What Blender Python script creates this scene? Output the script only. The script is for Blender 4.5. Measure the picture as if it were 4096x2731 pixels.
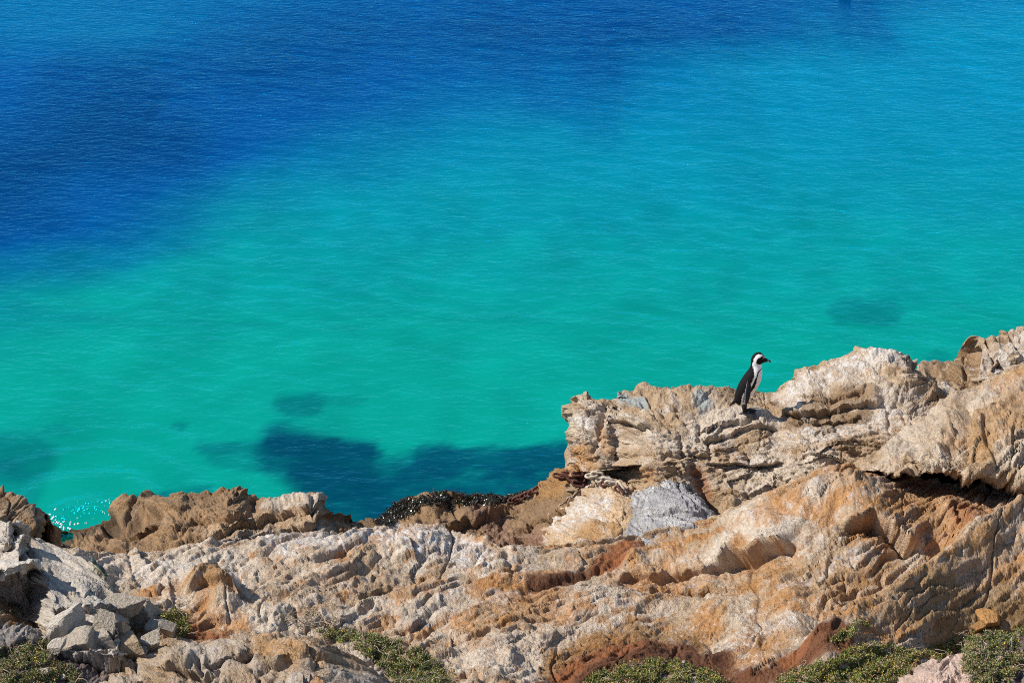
import bpy, math, random
import numpy as np
from mathutils import Vector, Matrix

# ------------------------------------------------------------------ camera, sky, sun, exposure
scene = bpy.context.scene
for o in list(bpy.data.objects):
    bpy.data.objects.remove(o)
col = scene.collection
R = math.radians
CAMZ, PITCH, FOCAL = 10.5, R(24.0), 70.0
W, H = 4096.0, 2731.0
FPX = W * FOCAL / 36.0
cam_d = bpy.data.cameras.new("camera")
cam_d.lens = FOCAL; cam_d.sensor_width = 36.0; cam_d.clip_start = 0.1; cam_d.clip_end = 9000
cam = bpy.data.objects.new("camera", cam_d); col.objects.link(cam)
cam.location = (0, 0, CAMZ); cam.rotation_euler = (math.pi / 2 - PITCH, 0, 0)
scene.camera = cam

SUN_EL, SUN_AZ = R(43), R(-3)          # azimuth: degrees behind pure left
SUN = Vector((-math.cos(SUN_EL) * math.cos(SUN_AZ), math.cos(SUN_EL) * math.sin(SUN_AZ), math.sin(SUN_EL)))
world = bpy.data.worlds.new("World"); scene.world = world; world.use_nodes = True
wn = world.node_tree.nodes; wl = world.node_tree.links
sky = wn.new("ShaderNodeTexSky"); sky.sky_type = 'NISHITA'; sky.sun_disc = False
sky.sun_elevation = SUN_EL
sky.sun_rotation = math.atan2(SUN.x, SUN.y)
sky.air_density = 1.0; sky.dust_density = 0.3; sky.ozone_density = 2.0
wl.new(sky.outputs[0], wn["Background"].inputs[0]); wn["Background"].inputs[1].default_value = 0.115
sun_d = bpy.data.lights.new("sun", 'SUN'); sun_d.energy = 5.0; sun_d.angle = R(0.5); sun_d.color = (1.0, 0.95, 0.87)
sun = bpy.data.objects.new("sun", sun_d); col.objects.link(sun)
sun.rotation_euler = SUN.to_track_quat('Z', 'Y').to_euler(); sun.location = (-20, 20, 30)
vs = scene.view_settings
vs.view_transform = 'Standard'; vs.look = 'None'; vs.exposure = 0.22; vs.gamma = 1.0
try: vs.use_curve_mapping = False
except Exception: pass
cy = scene.cycles
cy.max_bounces = 8; cy.diffuse_bounces = 3; cy.glossy_bounces = 3; cy.transparent_max_bounces = 12
cy.use_denoising = False
cy.filter_width = 1.0
cy.sample_clamp_indirect = 4.0

# ------------------------------------------------------------------ helpers: picture point -> place
SP, CP = math.sin(PITCH), math.cos(PITCH)
def at(px, py, D):
    """world point on the sight line of photo pixel (px,py) at ground distance D (metres)"""
    px = np.asarray(px, float); py = np.asarray(py, float); D = np.asarray(D, float)
    dx = (px - W / 2) / FPX; dy = (H / 2 - py) / FPX
    vy = CP + dy * SP; vz = -SP + dy * CP
    t = D / vy
    return np.stack(np.broadcast_arrays(dx * t, D, CAMZ + vz * t), -1)
def at_z(px, py, z):
    dy = (H / 2 - np.asarray(py, float)) / FPX
    D = (z - CAMZ) / ((-SP + dy * CP) / (CP + dy * SP))
    return at(px, py, D)
def proj(P):
    x, y, z = P[..., 0], P[..., 1], P[..., 2] - CAMZ
    dep = y * CP - z * SP
    up = y * SP + z * CP
    return W / 2 + FPX * x / dep, H / 2 - FPX * up / dep, dep

# ------------------------------------------------------------------ noise
def _h(ix, iy, seed):
    with np.errstate(over='ignore'):
        h = ix.astype(np.uint32) * np.uint32(374761393) + iy.astype(np.uint32) * np.uint32(668265263) + np.uint32((seed * 2246822519) & 0xffffffff)
        h = (h ^ (h >> np.uint32(13))) * np.uint32(1274126177)
        h = h ^ (h >> np.uint32(16))
        h = h * np.uint32(2654435761)
        h = h ^ (h >> np.uint32(15))
    return h
def rnd(ix, iy, seed):
    return (_h(ix, iy, seed) & np.uint32(0xffffff)).astype(np.float64) / 16777216.0
ANG = np.stack([np.cos(np.arange(64) * math.tau / 64), np.sin(np.arange(64) * math.tau / 64)], 1)
def perlin(x, y, seed=0):
    x, y = np.broadcast_arrays(x, y)
    xi = np.floor(x); yi = np.floor(y); fx = x - xi; fy = y - yi
    xi = xi.astype(np.int64); yi = yi.astype(np.int64)
    u = fx * fx * fx * (fx * (fx * 6 - 15) + 10); v = fy * fy * fy * (fy * (fy * 6 - 15) + 10)
    def g(ax, ay, dx, dy):
        a = ANG[(_h(xi + ax, yi + ay, seed) & np.uint32(63)).astype(np.int64)]
        return a[..., 0] * dx + a[..., 1] * dy
    a = g(0, 0, fx, fy); b = g(1, 0, fx - 1, fy); c = g(0, 1, fx, fy - 1); d = g(1, 1, fx - 1, fy - 1)
    return 1.5 * (a + u * (b - a) + v * (c + u * (d - c) - (a + u * (b - a))))
def fbm(x, y, seed=0, octv=4, gain=0.5):
    s = 0; a = 1.0; n = 0
    for i in range(octv):
        s = s + a * perlin(x * 2 ** i + 11.3 * i, y * 2 ** i - 7.1 * i, seed + i); n += a; a *= gain
    return s / n
def billow(x, y, seed=0, octv=3, gain=0.5):
    s = 0; a = 1.0; n = 0
    for i in range(octv):
        s = s + a * np.abs(perlin(x * 2 ** i + 5.3 * i, y * 2 ** i + 9.1 * i, seed + i)); n += a; a *= gain
    return s / n
def voronoi(x, y, seed=0):
    """distance to nearest edge (F2-F1) and a random value per cell"""
    xi = np.floor(x).astype(np.int64); yi = np.floor(y).astype(np.int64)
    f1 = np.full(x.shape, 9.0); f2 = np.full(x.shape, 9.0); val = np.zeros(x.shape)
    for ax in (-1, 0, 1):
        for ay in (-1, 0, 1):
            cx = xi + ax + rnd(xi + ax, yi + ay, seed); cy_ = yi + ay + rnd(xi + ax, yi + ay, seed + 1)
            d = np.hypot(x - cx, y - cy_)
            r = rnd(xi + ax, yi + ay, seed + 2)
            near = d < f1
            f2 = np.where(near, f1, np.minimum(f2, d)); val = np.where(near, r, val); f1 = np.where(near, d, f1)
    return f2 - f1, val
def facets(x, y, seed, h, tilt):
    """broken faces: every cell is its own tilted plane"""
    xi = np.floor(x).astype(np.int64); yi = np.floor(y).astype(np.int64)
    f1 = np.full(x.shape, 9.0); out = np.zeros(x.shape)
    for ax in (-1, 0, 1):
        for ay in (-1, 0, 1):
            hx = _h(xi + ax, yi + ay, seed); hy = _h(xi + ax, yi + ay, seed + 1)
            dx = x - (xi + ax + (hx & np.uint32(1023)) / 1023.0); dy = y - (yi + ay + (hy & np.uint32(1023)) / 1023.0)
            d = dx * dx + dy * dy
            v = h * (((hx >> np.uint32(10)) & np.uint32(1023)) / 511.5 - 1) + tilt * (dx * (((hy >> np.uint32(10)) & np.uint32(1023)) / 511.5 - 1) + dy * (((hx >> np.uint32(20)) & np.uint32(1023)) / 511.5 - 1))
            near = d < f1; out = np.where(near, v, out); f1 = np.where(near, d, f1)
    return out
def sstep(a, b, x):
    t = np.clip((x - a) / (b - a), 0, 1); return t * t * (3 - 2 * t)
def saw(t, s, seed):
    """overlapping rounded layers: slow rise, sharp lip on the lower side"""
    n = np.floor(t); f = t - n
    a = np.clip(0.45 + 0.9 * perlin(s + 17.31 * n, n * 3.7 + 0.5, seed), 0, 1.2)
    p = np.sin(math.pi / 2 * np.minimum(f / 0.72, 1.0)) * (1 - sstep(0.80, 1.0, f))
    return a * p

# ------------------------------------------------------------------ materials
def new_mat(name):
    m = bpy.data.materials.new(name); m.use_nodes = True
    return m, m.node_tree.nodes, m.node_tree.links
def ramp_noise(nt, ln, coord, scale, detail=4, rough=0.6):
    n = nt.new("ShaderNodeTexNoise"); n.inputs["Scale"].default_value = scale
    n.inputs["Detail"].default_value = detail; n.inputs["Roughness"].default_value = rough
    ln.new(coord, n.inputs["Vector"]); return n
def attr_mat(name, rough=0.9, bump=0.35, var=0.25, scales=(45.0, 170.0), spec=0.3, bdist=0.01):
    m, nt, ln = new_mat(name); b = nt["Principled BSDF"]
    at_ = nt.new("ShaderNodeAttribute"); at_.attribute_name = "Col"
    tc = nt.new("ShaderNodeTexCoord"); co = tc.outputs["Object"]
    n1 = ramp_noise(nt, ln, co, scales[0], 5); n2 = ramp_noise(nt, ln, co, scales[1], 3)
    mr = nt.new("ShaderNodeMapRange"); mr.inputs[3].default_value = 1 - var * 1.6; mr.inputs[4].default_value = 1 + var * 1.6
    ln.new(n1.outputs["Fac"], mr.inputs[0])
    mr2 = nt.new("ShaderNodeMapRange"); mr2.inputs[3].default_value = 1 - var; mr2.inputs[4].default_value = 1 + var
    ln.new(n2.outputs["Fac"], mr2.inputs[0])
    mu = nt.new("ShaderNodeMath"); mu.operation = 'MULTIPLY'; ln.new(mr.outputs[0], mu.inputs[0]); ln.new(mr2.outputs[0], mu.inputs[1])
    vm = nt.new("ShaderNodeVectorMath"); vm.operation = 'SCALE'
    ln.new(at_.outputs["Color"], vm.inputs[0]); ln.new(mu.outputs[0], vm.inputs["Scale"])
    ln.new(vm.outputs[0], b.inputs["Base Color"])
    b.inputs["Roughness"].default_value = rough; b.inputs["Specular IOR Level"].default_value = spec
    if bump > 0:
        ad = nt.new("ShaderNodeMath"); ad.operation = 'ADD'; ln.new(n1.outputs["Fac"], ad.inputs[0])
        m5 = nt.new("ShaderNodeMath"); m5.operation = 'MULTIPLY'; m5.inputs[1].default_value = 0.4
        ln.new(n2.outputs["Fac"], m5.inputs[0]); ln.new(m5.outputs[0], ad.inputs[1])
        bp = nt.new("ShaderNodeBump"); bp.inputs["Strength"].default_value = bump; bp.inputs["Distance"].default_value = bdist
        ln.new(ad.outputs[0], bp.inputs["Height"]); ln.new(bp.outputs[0], b.inputs["Normal"])
    return m
def plain_mat(name, c, rough=0.6, spec=0.4, var=0.2, scale=60, bump=0.2):
    m, nt, ln = new_mat(name); b = nt["Principled BSDF"]
    tc = nt.new("ShaderNodeTexCoord"); n1 = ramp_noise(nt, ln, tc.outputs["Object"], scale, 4)
    mx = nt.new("ShaderNodeMix"); mx.data_type = 'RGBA'
    mx.inputs[6].default_value = (*[v * (1 - var) for v in c], 1); mx.inputs[7].default_value = (*[min(1, v * (1 + var)) for v in c], 1)
    ln.new(n1.outputs["Fac"], mx.inputs[0]); ln.new(mx.outputs[2], b.inputs["Base Color"])
    b.inputs["Roughness"].default_value = rough; b.inputs["Specular IOR Level"].default_value = spec
    bp = nt.new("ShaderNodeBump"); bp.inputs["Strength"].default_value = bump; bp.inputs["Distance"].default_value = 0.004
    ln.new(n1.outputs["Fac"], bp.inputs["Height"]); ln.new(bp.outputs[0], b.inputs["Normal"])
    return m
M_ROCK = attr_mat("weathered_rock", bump=1.0, var=0.38, scales=(36.0, 130.0), bdist=0.035)
M_LEAF = attr_mat("small_leaves", rough=0.6, bump=0.0, var=0.15, scales=(30, 90), spec=0.35)
M_WEED = attr_mat("wet_seaweed", rough=0.3, bump=0.0, var=0.2, scales=(40, 120), spec=0.55)
M_FUR = attr_mat("penguin_plumage", rough=0.75, bump=0.25, var=0.08, scales=(90, 300), spec=0.12, bdist=0.003)
M_SKINN = attr_mat("lizard_scales", rough=0.5, bump=0.5, var=0.2, scales=(120, 400), spec=0.4, bdist=0.003)

# ------------------------------------------------------------------ mesh helpers
def link(name, me, parent=None, label=None, cat=None, group=None, kind=None):
    o = bpy.data.objects.new(name, me); col.objects.link(o)
    if parent is not None: o.parent = parent
    if label: o["label"] = label
    if cat: o["category"] = cat
    if group: o["group"] = group
    if kind: o["kind"] = kind
    return o
def mesh_np(name, V, F, mat, colors=None, smooth=True):
    """V (n,3), F (m,k) with k = 3 or 4"""
    V = np.ascontiguousarray(V, dtype=np.float32); F = np.ascontiguousarray(F, dtype=np.int32)
    me = bpy.data.meshes.new(name); k = F.shape[1]
    me.vertices.add(len(V)); me.vertices.foreach_set("co", V.ravel())
    me.loops.add(F.size); me.loops.foreach_set("vertex_index", F.ravel())
    me.polygons.add(len(F)); me.polygons.foreach_set("loop_start", np.arange(0, F.size, k, dtype=np.int32))
    me.polygons.foreach_set("use_smooth", np.full(len(F), smooth, dtype=bool))
    me.update(calc_edges=True)
    if colors is not None:
        a = me.color_attributes.new("Col", 'FLOAT_COLOR', 'POINT')
        c = np.ones((len(V), 4), np.float32); c[:, :3] = colors
        a.data.foreach_set("color", c.ravel())
    me.materials.append(mat)
    return me
def grid_faces(nr, nc):
    i = np.arange(nr * nc).reshape(nr, nc)
    return np.stack([i[:-1, :-1].ravel(), i[1:, :-1].ravel(), i[1:, 1:].ravel(), i[:-1, 1:].ravel()], 1)
def catmull(P, n_each):
    """P (k,...) -> resampled along axis 0, n_each[i] samples in segment i"""
    k = len(P); out = []
    E = np.concatenate([[2 * P[0] - P[1]], P, [2 * P[-1] - P[-2]]])
    for i in range(k - 1):
        p0, p1, p2, p3 = E[i], E[i + 1], E[i + 2], E[i + 3]
        n = n_each[i]; t = np.arange(n) / n
        t = t.reshape((-1,) + (1,) * (P.ndim - 1))
        out.append(0.5 * (2 * p1 + (p2 - p0) * t + (2 * p0 - 5 * p1 + 4 * p2 - p3) * t ** 2 + (3 * p1 - p0 - 3 * p2 + p3) * t ** 3))
    out.append(P[-1:]); return np.concatenate(out)
def gnormals(P):
    du = np.gradient(P, axis=1); dv = np.gradient(P, axis=0)
    n = np.cross(dv, du); n /= np.linalg.norm(n, axis=-1, keepdims=True) + 1e-12
    return n
def blur(a, n=2):
    for _ in range(n):
        p = np.pad(a, ((1, 1), (1, 1)) + ((0, 0),) * (a.ndim - 2), mode='edge')
        a = (p[:-2, 1:-1] + p[2:, 1:-1] + p[1:-1, :-2] + p[1:-1, 2:] + p[1:-1, 1:-1]) / 5
    return a
def polydist(px, py, pts):
    d = np.full(px.shape, 1e9)
    if len(pts) == 1:
        return np.hypot(px - pts[0][0], py - pts[0][1])
    for (x0, y0), (x1, y1) in zip(pts[:-1], pts[1:]):
        vx, vy = x1 - x0, y1 - y0
        t = np.clip(((px - x0) * vx + (py - y0) * vy) / (vx * vx + vy * vy + 1e-9), 0, 1)
        d = np.minimum(d, np.hypot(px - x0 - t * vx, py - y0 - t * vy))
    return d

TAN = np.array((0.44, 0.305, 0.185)); PALE = np.array((0.60, 0.495, 0.385)); WHITE = np.array((0.70, 0.66, 0.62))
ORANGE = np.array((0.46, 0.215, 0.068)); BROWN = np.array((0.27, 0.165, 0.085)); DARKRED = np.array((0.135, 0.054, 0.024))
GREY = np.array((0.38, 0.33, 0.28)); OCHRE = np.array((0.41, 0.215, 0.075)); RUST = np.array((0.30, 0.11, 0.04))
PINK = np.array((0.58, 0.42, 0.34)); SOIL = np.array((0.17, 0.125, 0.105)); DUN = np.array((0.285, 0.175, 0.092))
BLUEGREY = np.array((0.33, 0.38, 0.38)); OLIVE = np.array((0.30, 0.19, 0.085))

def strokes(px, py, S):
    d = np.zeros(px.shape); fw = np.zeros(px.shape)
    for kind, pts, w, h in S:
        xs = [p[0] for p in pts]; ys = [p[1] for p in pts]
        pad = 4 * w
        m = (px > min(xs) - pad) & (px < max(xs) + pad) & (py > min(ys) - pad) & (py < max(ys) + pad)
        if not m.any(): continue
        x, y = px[m], py[m]
        # wander so that traced lines are not ruler-smooth
        y = y + 0.35 * w * perlin(x / (2.2 * w), y / (2.2 * w), 77)
        if kind == 'ridge': d[m] += h * np.exp(-(polydist(x, y, pts) / w) ** 2)
        elif kind == 'crack': d[m] -= h * np.exp(-(polydist(x, y, pts) / w) ** 2)
        elif kind == 'lip':      # rounded lip standing over a hollow below it; pts run left to right
            yl = np.interp(x, xs, ys); e = y - yl
            end = sstep(xs[0] - w, xs[0] + w, x) * (1 - sstep(xs[-1] - w, xs[-1] + w, x))
            up = np.exp(-np.maximum(-e, 0) / (1.6 * w)); dn = np.exp(-np.maximum(e, 0) / (0.9 * w))
            s = sstep(-0.16 * w, 0.16 * w, e)
            d[m] += h * end * (0.75 * (1 - s) * up - 0.85 * s * dn)
            fw[m] += h * end * (0.85 * (1 - s) * up - 0.3 * s * dn)
    return d, fw

def strata_coords(px, py, tanx, grow=1.4, ref=570.0):
    xs = np.arange(-1500, 6001, 50.0)
    tn = np.interp(xs, [p[0] for p in tanx], [p[1] for p in tanx])
    A = np.cumsum(tn) * 50.0; A -= np.interp(2048, xs, A)
    psi = py + np.interp(px, xs, A)
    return (px - 0.5 * py) / ref, psi / ref * grow

ZB = []      # every rock surface: (points, normals) for standing things on them
def rock_patch(name, net, disp, colour, step=3.6, back=((0.22, -0.06), (0.55, -0.7), (0.8, -3.0)), mat=None, nback=14, sides=True, **tags):
    """net: rows of (px,py,D) from crest to foot. disp / colour are functions of the base picture coordinates."""
    net = np.asarray(net, float)
    P = at(net[..., 0], net[..., 1], net[..., 2])
    pad_rows = []
    for (b, dz) in back[::-1]:
        q = P[0].copy(); q[:, 1] += b; q[:, 2] += dz; pad_rows.append(q)
    foot = P[-1] + np.array((0, 0.25, -0.8))
    P = np.concatenate([np.array(pad_rows), P, foot[None]]) if pad_rows else P
    nb = len(pad_rows)
    if sides:      # the ends run back and down into the ground
        l1 = P[:, :1] + np.array((-0.03, 0.35, -0.30)); l2 = P[:, :1] + np.array((0.05, 0.8, -1.3))
        r1 = P[:, -1:] + np.array((0.03, 0.35, -0.30)); r2 = P[:, -1:] + np.array((-0.05, 0.8, -1.3))
        P = np.concatenate([l2, l1, P, r1, r2], 1)
    # samples per segment from picture size
    qx, qy, _ = proj(P)
    segc = np.max(np.hypot(np.diff(qx[nb:], axis=1), np.diff(qy[nb:], axis=1)), axis=0)
    segr = np.median(np.hypot(np.diff(qx, axis=0), np.diff(qy, axis=0)), axis=1)
    offr = np.median(qy, axis=1)[:-1]
    nr = [max(3, int(v / (step if c < 2740 else step * 3)) + 1) for v, c in zip(segr, offr)]; nr[-1] = 8
    for i in range(nb): nr[i] = nback if i == nb - 1 else 6
    offc = np.mean(qx[nb:], axis=0); offc = (offc[1:] + offc[:-1]) / 2
    nc = [max(3, int(v / (step if -60 < c < 4160 else step * 4)) + 1) for v, c in zip(segc, offc)]
    if sides: nc[0] = nc[-1] = 8; nc[1] = nc[-2] = 20
    B = catmull(P, nr); B = np.swapaxes(catmull(np.swapaxes(B, 0, 1), nc), 0, 1)
    N = gnormals(blur(B, 6)); N = blur(N, 8); N /= np.linalg.norm(N, axis=-1, keepdims=True) + 1e-9
    c = N[int(N.shape[0] * 0.6), N.shape[1] // 2]
    if c @ np.array((0, -0.5, 0.87)) < 0: N = -N; flip = True
    else: flip = False
    px, py, _ = proj(B)
    d, fw = disp(px, py)
    V = B + N * d[..., None] + np.array((0.0, -0.97, 0.05)) * fw[..., None]
    V[:nb and 1] = B[:nb and 1]
    C = np.clip(colour(px, py, d), 0.01, 0.9)
    wet = sstep(0.42, 0.12, V[..., 2] + 0.16 * fbm(V[..., 0] * 3, V[..., 1] * 3, 71, 3))     # splashed, algae-dark rock above the water line
    C = C * (1 - 0.62 * wet[..., None])
    F = grid_faces(*V.shape[:2])
    if flip: F = F[:, ::-1]
    n2 = gnormals(V) * (-1 if flip else 1)
    ZB.append((V.reshape(-1, 3), n2.reshape(-1, 3)))
    me = mesh_np(name, V.reshape(-1, 3), F, mat or M_ROCK, C.reshape(-1, 3))
    return link(name, me, **tags)

def mixc(C, colr, m):
    return C * (1 - m[..., None]) + colr * m[..., None]
def blobs(C, px, py, L, seed=5):
    for pts, w, colr, st in L:
        xs = [p[0] for p in pts]; ys = [p[1] for p in pts]; pad = 2.2 * w
        m = (px > min(xs) - pad) & (px < max(xs) + pad) & (py > min(ys) - pad) & (py < max(ys) + pad)
        if not m.any(): continue
        x, y = px[m], py[m]
        d = polydist(x, y, pts) / w
        n = fbm(x / 120, y / 70, seed, 5, 0.6) * 0.9
        k = sstep(1.15, 0.45, d + n) * st
        if colr is WHITE: k = k * (0.25 + 0.75 * sstep(-0.12, 0.22, fbm(x / 34, y / 16, seed + 40, 4, 0.65)))
        C[m] = C[m] * (1 - k[:, None]) + colr * k[:, None]
    return C

# ------------------------------------------------------------------ sea bed and sea
def axis(dense, far, step, grow=1.35):
    a, b = dense; v = list(np.arange(a, b + 1e-6, step)); s = step; x = b
    while x < far[1]: s *= grow; x += s; v.append(x)
    s = step; x = a; lo = []
    while x > far[0]: s *= grow; x -= s; lo.append(x)
    return np.array(lo[::-1] + v)
BEDZ = -2.6
def bed_z(X, Y):
    return BEDZ + 0.2 * fbm(X * 0.3, Y * 0.3, 12, 3) - 4.2 * sstep(28, 42, Y)
def bed_field(X, Y):
    """how much dark weed and deep water the bed carries (0 pale sand .. 1), in place coordinates"""
    P = np.stack([X, Y, bed_z(X, Y)], -1); px, py, _ = proj(P)
    wx = px + 170 * fbm(X * 0.22, Y * 0.22, 31, 5, 0.6); wy = py + 150 * fbm(X * 0.2 + 9, Y * 0.3, 37, 5, 0.6)
    return px, py, wx, wy
SAND = np.array((0.12, 0.285, 0.205)); WEEDC = np.array((0.006, 0.054, 0.088)); DEEP = np.array((0.0, 0.052, 0.20)); TEAL = np.array((0.01, 0.18, 0.285))
def make_bed():
    xs = axis((-15, 15), (-900, 900), 0.11); ys = axis((14, 46), (5, 1500), 0.13)
    X, Y = np.meshgrid(xs, ys)
    px, py, wx, wy = bed_field(X, Y)
    fineX = px + 62 * fbm(X * 1.1, Y * 1.3, 3, 6, 0.72); fineY = py + 44 * fbm(X * 1.1 + 4, Y * 1.3, 8, 6, 0.72)
    C = np.tile(SAND, X.shape + (1,))
    # open water turns from green to blue towards the horizon
    gy = np.interp(px, [-400, 0, 500, 900, 1300, 2000, 2700, 3300, 4096, 4600], [1210, 1170, 1040, 830, 620, 450, 300, 130, -110, -220])
    teal = sstep(1500, 300, wy - 0.16 * (px - 2048) * 0) * 0.95
    C = mixc(C, TEAL, teal)
    deep = sstep(240, -260, wy - gy)
    # the pale tongue in the far left corner
    tongue = np.exp(-((wx - 150) / 900) ** 2 - ((wy - 30) / 150) ** 2)
    deep = deep * (1 - 0.55 * tongue)
    C = mixc(C, DEEP, np.clip(deep, 0, 1) * 0.96)
    K = [([(250, 330), (900, 200), (1900, 110), (2500, 130)], 170, DEEP * 0.62, 0.55),
         ([(-200, 700), (200, 620), (560, 500)], 230, DEEP * 0.6, 0.85),
         ([(2150, 400), (2420, 470)], 110, DEEP * 0.9, 0.35), ([(2000, 130), (2500, 110), (2900, 80), (3500, 0)], 150, DEEP * 0.75, 0.85)]
    for pts, w, c, st in K:
        C = mixc(C, c, sstep(1.3, 0.2, polydist(wx, wy, pts) / w) * st)
    # weed beds: sharp, frayed edges
    Wd = [([(1130, 1800), (1250, 1840), (1420, 1900)], 95, 1.0), ([(1120, 1780), (1480, 1810)], 40, 1.0), ([(1300, 1930), (1500, 2040), (1500, 2120)], 120, 1.0),
          ([(1560, 1960), (1900, 1950), (2300, 1900)], 120, 1.0), ([(1680, 1830), (1950, 1830), (2330, 1810)], 40, 0.95),
          ([(820, 1790), (1010, 1800)], 32, 0.55), ([(860, 1850), (1080, 1880)], 26, 0.4),
          ([(-60, 1830), (130, 1830)], 85, 0.55), ([(30, 1900), (100, 1960)], 60, 0.3),
          ([(1150, 1620), (1260, 1615)], 42, 0.55), ([(1330, 1600), (1430, 1600)], 20, 0.25),
          ([(3370, 1250), (3560, 1250)], 46, 0.42), ([(3690, 1480), (3760, 1440)], 40, 0.3), ([(690, 1710), (720, 1712)], 18, 0.4),
          ([(520, 2005), (640, 1985)], 22, 0.6), ([(500, 2050), (800, 1990)], 40, 0.45), ([(200, 1710), (260, 1710)], 24, 0.25)]
    for pts, w, st in Wd:
        C = mixc(C, WEEDC, sstep(1.5, 0.62, polydist(fineX, fineY, pts) / w) * st * np.clip(0.88 + 0.5 * fbm(X * 1.3, Y * 1.8, 61, 5, 0.7), 0.3, 1))
    C = C * (1 + 0.05 * fbm(X * 0.5, Y * 0.5, 55, 3))[..., None]
    Z = bed_z(X, Y)
    V = np.stack([X, Y, Z], -1)
    me = mesh_np("sea_bed", V.reshape(-1, 3), grid_faces(*X.shape), attr_mat("sea_bed_sand", rough=0.95, bump=0.0, var=0.04, scales=(2, 7), spec=0.0), np.clip(C, 0, 0.9).reshape(-1, 3))
    link("sea_bed", me, kind="structure")
make_bed()

RING = at_z(330, 2030, 0)       # where a swell has just broken in the cove
def make_water():
    m, nt, ln = new_mat("sea_water")
    out = nt["Material Output"]; nt.remove(nt["Principled BSDF"])
    tc = nt.new("ShaderNodeTexCoord")
    def noise(scale, detail, rough, sx, sy, rot=0.0, dist=0.0):
        mp = nt.new("ShaderNodeMapping"); mp.inputs["Scale"].default_value = (sx, sy, 1); mp.inputs["Rotation"].default_value = (0, 0, rot)
        ln.new(tc.outputs["Object"], mp.inputs[0])
        n = nt.new("ShaderNodeTexNoise"); n.inputs["Scale"].default_value = scale; n.inputs["Detail"].default_value = detail
        n.inputs["Roughness"].default_value = rough; n.inputs["Distortion"].default_value = dist
        ln.new(mp.outputs[0], n.inputs["Vector"]); return n.outputs["Fac"]
    def math_(op, a, b=None, c=None):
        n = nt.new("ShaderNodeMath"); n.operation = op
        for i, v in enumerate((a, b, c)):
            if v is None: continue
            if isinstance(v, (int, float)): n.inputs[i].default_value = v
            else: ln.new(v, n.inputs[i])
        return n.outputs[0]
    b = noise(8.0, 2, 0.6, 0.6, 1.0, R(-14))
    bp = nt.new("ShaderNodeBump"); bp.inputs["Strength"].default_value = 1.0; bp.inputs["Distance"].default_value = 0.03
    ln.new(b, bp.inputs["Height"])
    fr = nt.new("ShaderNodeFresnel"); fr.inputs["IOR"].default_value = 1.33; ln.new(bp.outputs[0], fr.inputs["Normal"])
    # skylight mirrored by the ripples, over the clear tinted body of the water
    sc = nt.new("ShaderNodeVectorMath"); sc.operation = 'SCALE'; sc.inputs[0].default_value = (0.09, 0.46, 0.66)
    ln.new(fr.outputs[0], sc.inputs["Scale"])
    gl = nt.new("ShaderNodeBsdfGlossy"); gl.inputs["Roughness"].default_value = 0.11; ln.new(sc.outputs[0], gl.inputs["Color"]); ln.new(bp.outputs[0], gl.inputs["Normal"])
    tr = nt.new("ShaderNodeBsdfTransparent"); tr.inputs[0].default_value = (0.10, 0.91, 0.94, 1)
    mx = nt.new("ShaderNodeAddShader"); ln.new(tr.outputs[0], mx.inputs[0]); ln.new(gl.outputs[0], mx.inputs[1])
    ln.new(mx.outputs[0], out.inputs["Surface"])
    # rows and columns fan out with distance, so that near ripples are as fine as far ones
    ys = [13.0]
    while ys[-1] < 48: ys.append(ys[-1] * 1.0042)
    st = ys[-1] * 0.0042
    while ys[-1] < 1600: st *= 1.3; ys.append(ys[-1] + st)
    ys = np.array([6.0, 9.0, 11.5] + ys); us = axis((-0.30, 0.30), (-2.0, 2.0), 0.0022, 1.4)
    U, Y = np.meshgrid(us, ys); X = U * np.maximum(Y, 12.0)
    fade = np.exp(-np.maximum(np.abs(U) - 0.32, 0) / 0.1 - np.maximum(Y - 46, 0) / 12)
    wx = X + 0.3 * perlin(X * 0.5, Y * 0.5, 2); wy = Y + 0.14 * X + 0.3 * perlin(X * 0.4, Y * 0.4, 4)
    gust = np.clip(0.75 + 0.6 * fbm(X * 0.18, Y * 0.12, 19, 2), 0.3, 1.3)
    def crest(x, y, seed): return (1 - np.abs(perlin(x, y, seed))) ** 2
    sk = 0.35 * X
    Z = 0.014 * fbm(X * 0.25, Y * 0.4, 5, 2) + 0.006 * perlin(wx * 0.8, wy * 1.8, 9)
    Z = Z + gust * (0.028 * crest(wx * 0.6, (wy + 0.6 * sk) * 1.9, 10) + 0.020 * crest(wx * 1.2 + 4, (wy - 1.2 * sk) * 3.4, 11) + 0.009 * crest(wx * 2.4, (wy + 0.5 * sk) * 6.5, 12) + 0.0018 * perlin(wx * 6, wy * 14.0, 13))
    r = np.hypot(X - RING[0], Y - RING[1]) + 0.12 * perlin(X * 1.2, Y * 1.2, 15)
    Z = Z * (1 - 0.5 * np.exp(-(r / 1.6) ** 2)) + 0.030 * np.sin(r * 11) * np.exp(-(r / 1.7) ** 2) + np.exp(-(r / 0.55) ** 2) * (0.03 * perlin(X * 9, Y * 9, 16) + 0.02 * perlin(X * 19, Y * 19, 17))
    Z = Z * fade
    V = np.stack([X, Y, Z], -1); nr, nc = X.shape; top = V.reshape(-1, 3); F = grid_faces(nr, nc)
    # close the body of water: skirt and floor
    border = np.concatenate([np.arange(nc), np.arange(1, nr) * nc + nc - 1, (nr - 1) * nc + np.arange(nc - 2, -1, -1), np.arange(nr - 2, 0, -1) * nc])
    low = top[border].copy(); low[:, 2] = -60.0
    k = len(top); nb = len(border); j = np.arange(nb); jn = (j + 1) % nb
    skirt = np.stack([border[j], border[jn], k + jn, k + j], 1)
    cen = np.array([[0, 700, -60.0]]); Vall = np.concatenate([top, low, cen])
    floor = np.stack([k + jn, np.full(nb, k + nb), k + j, k + j], 1)
    me = bpy.data.meshes.new("sea_water")
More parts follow.
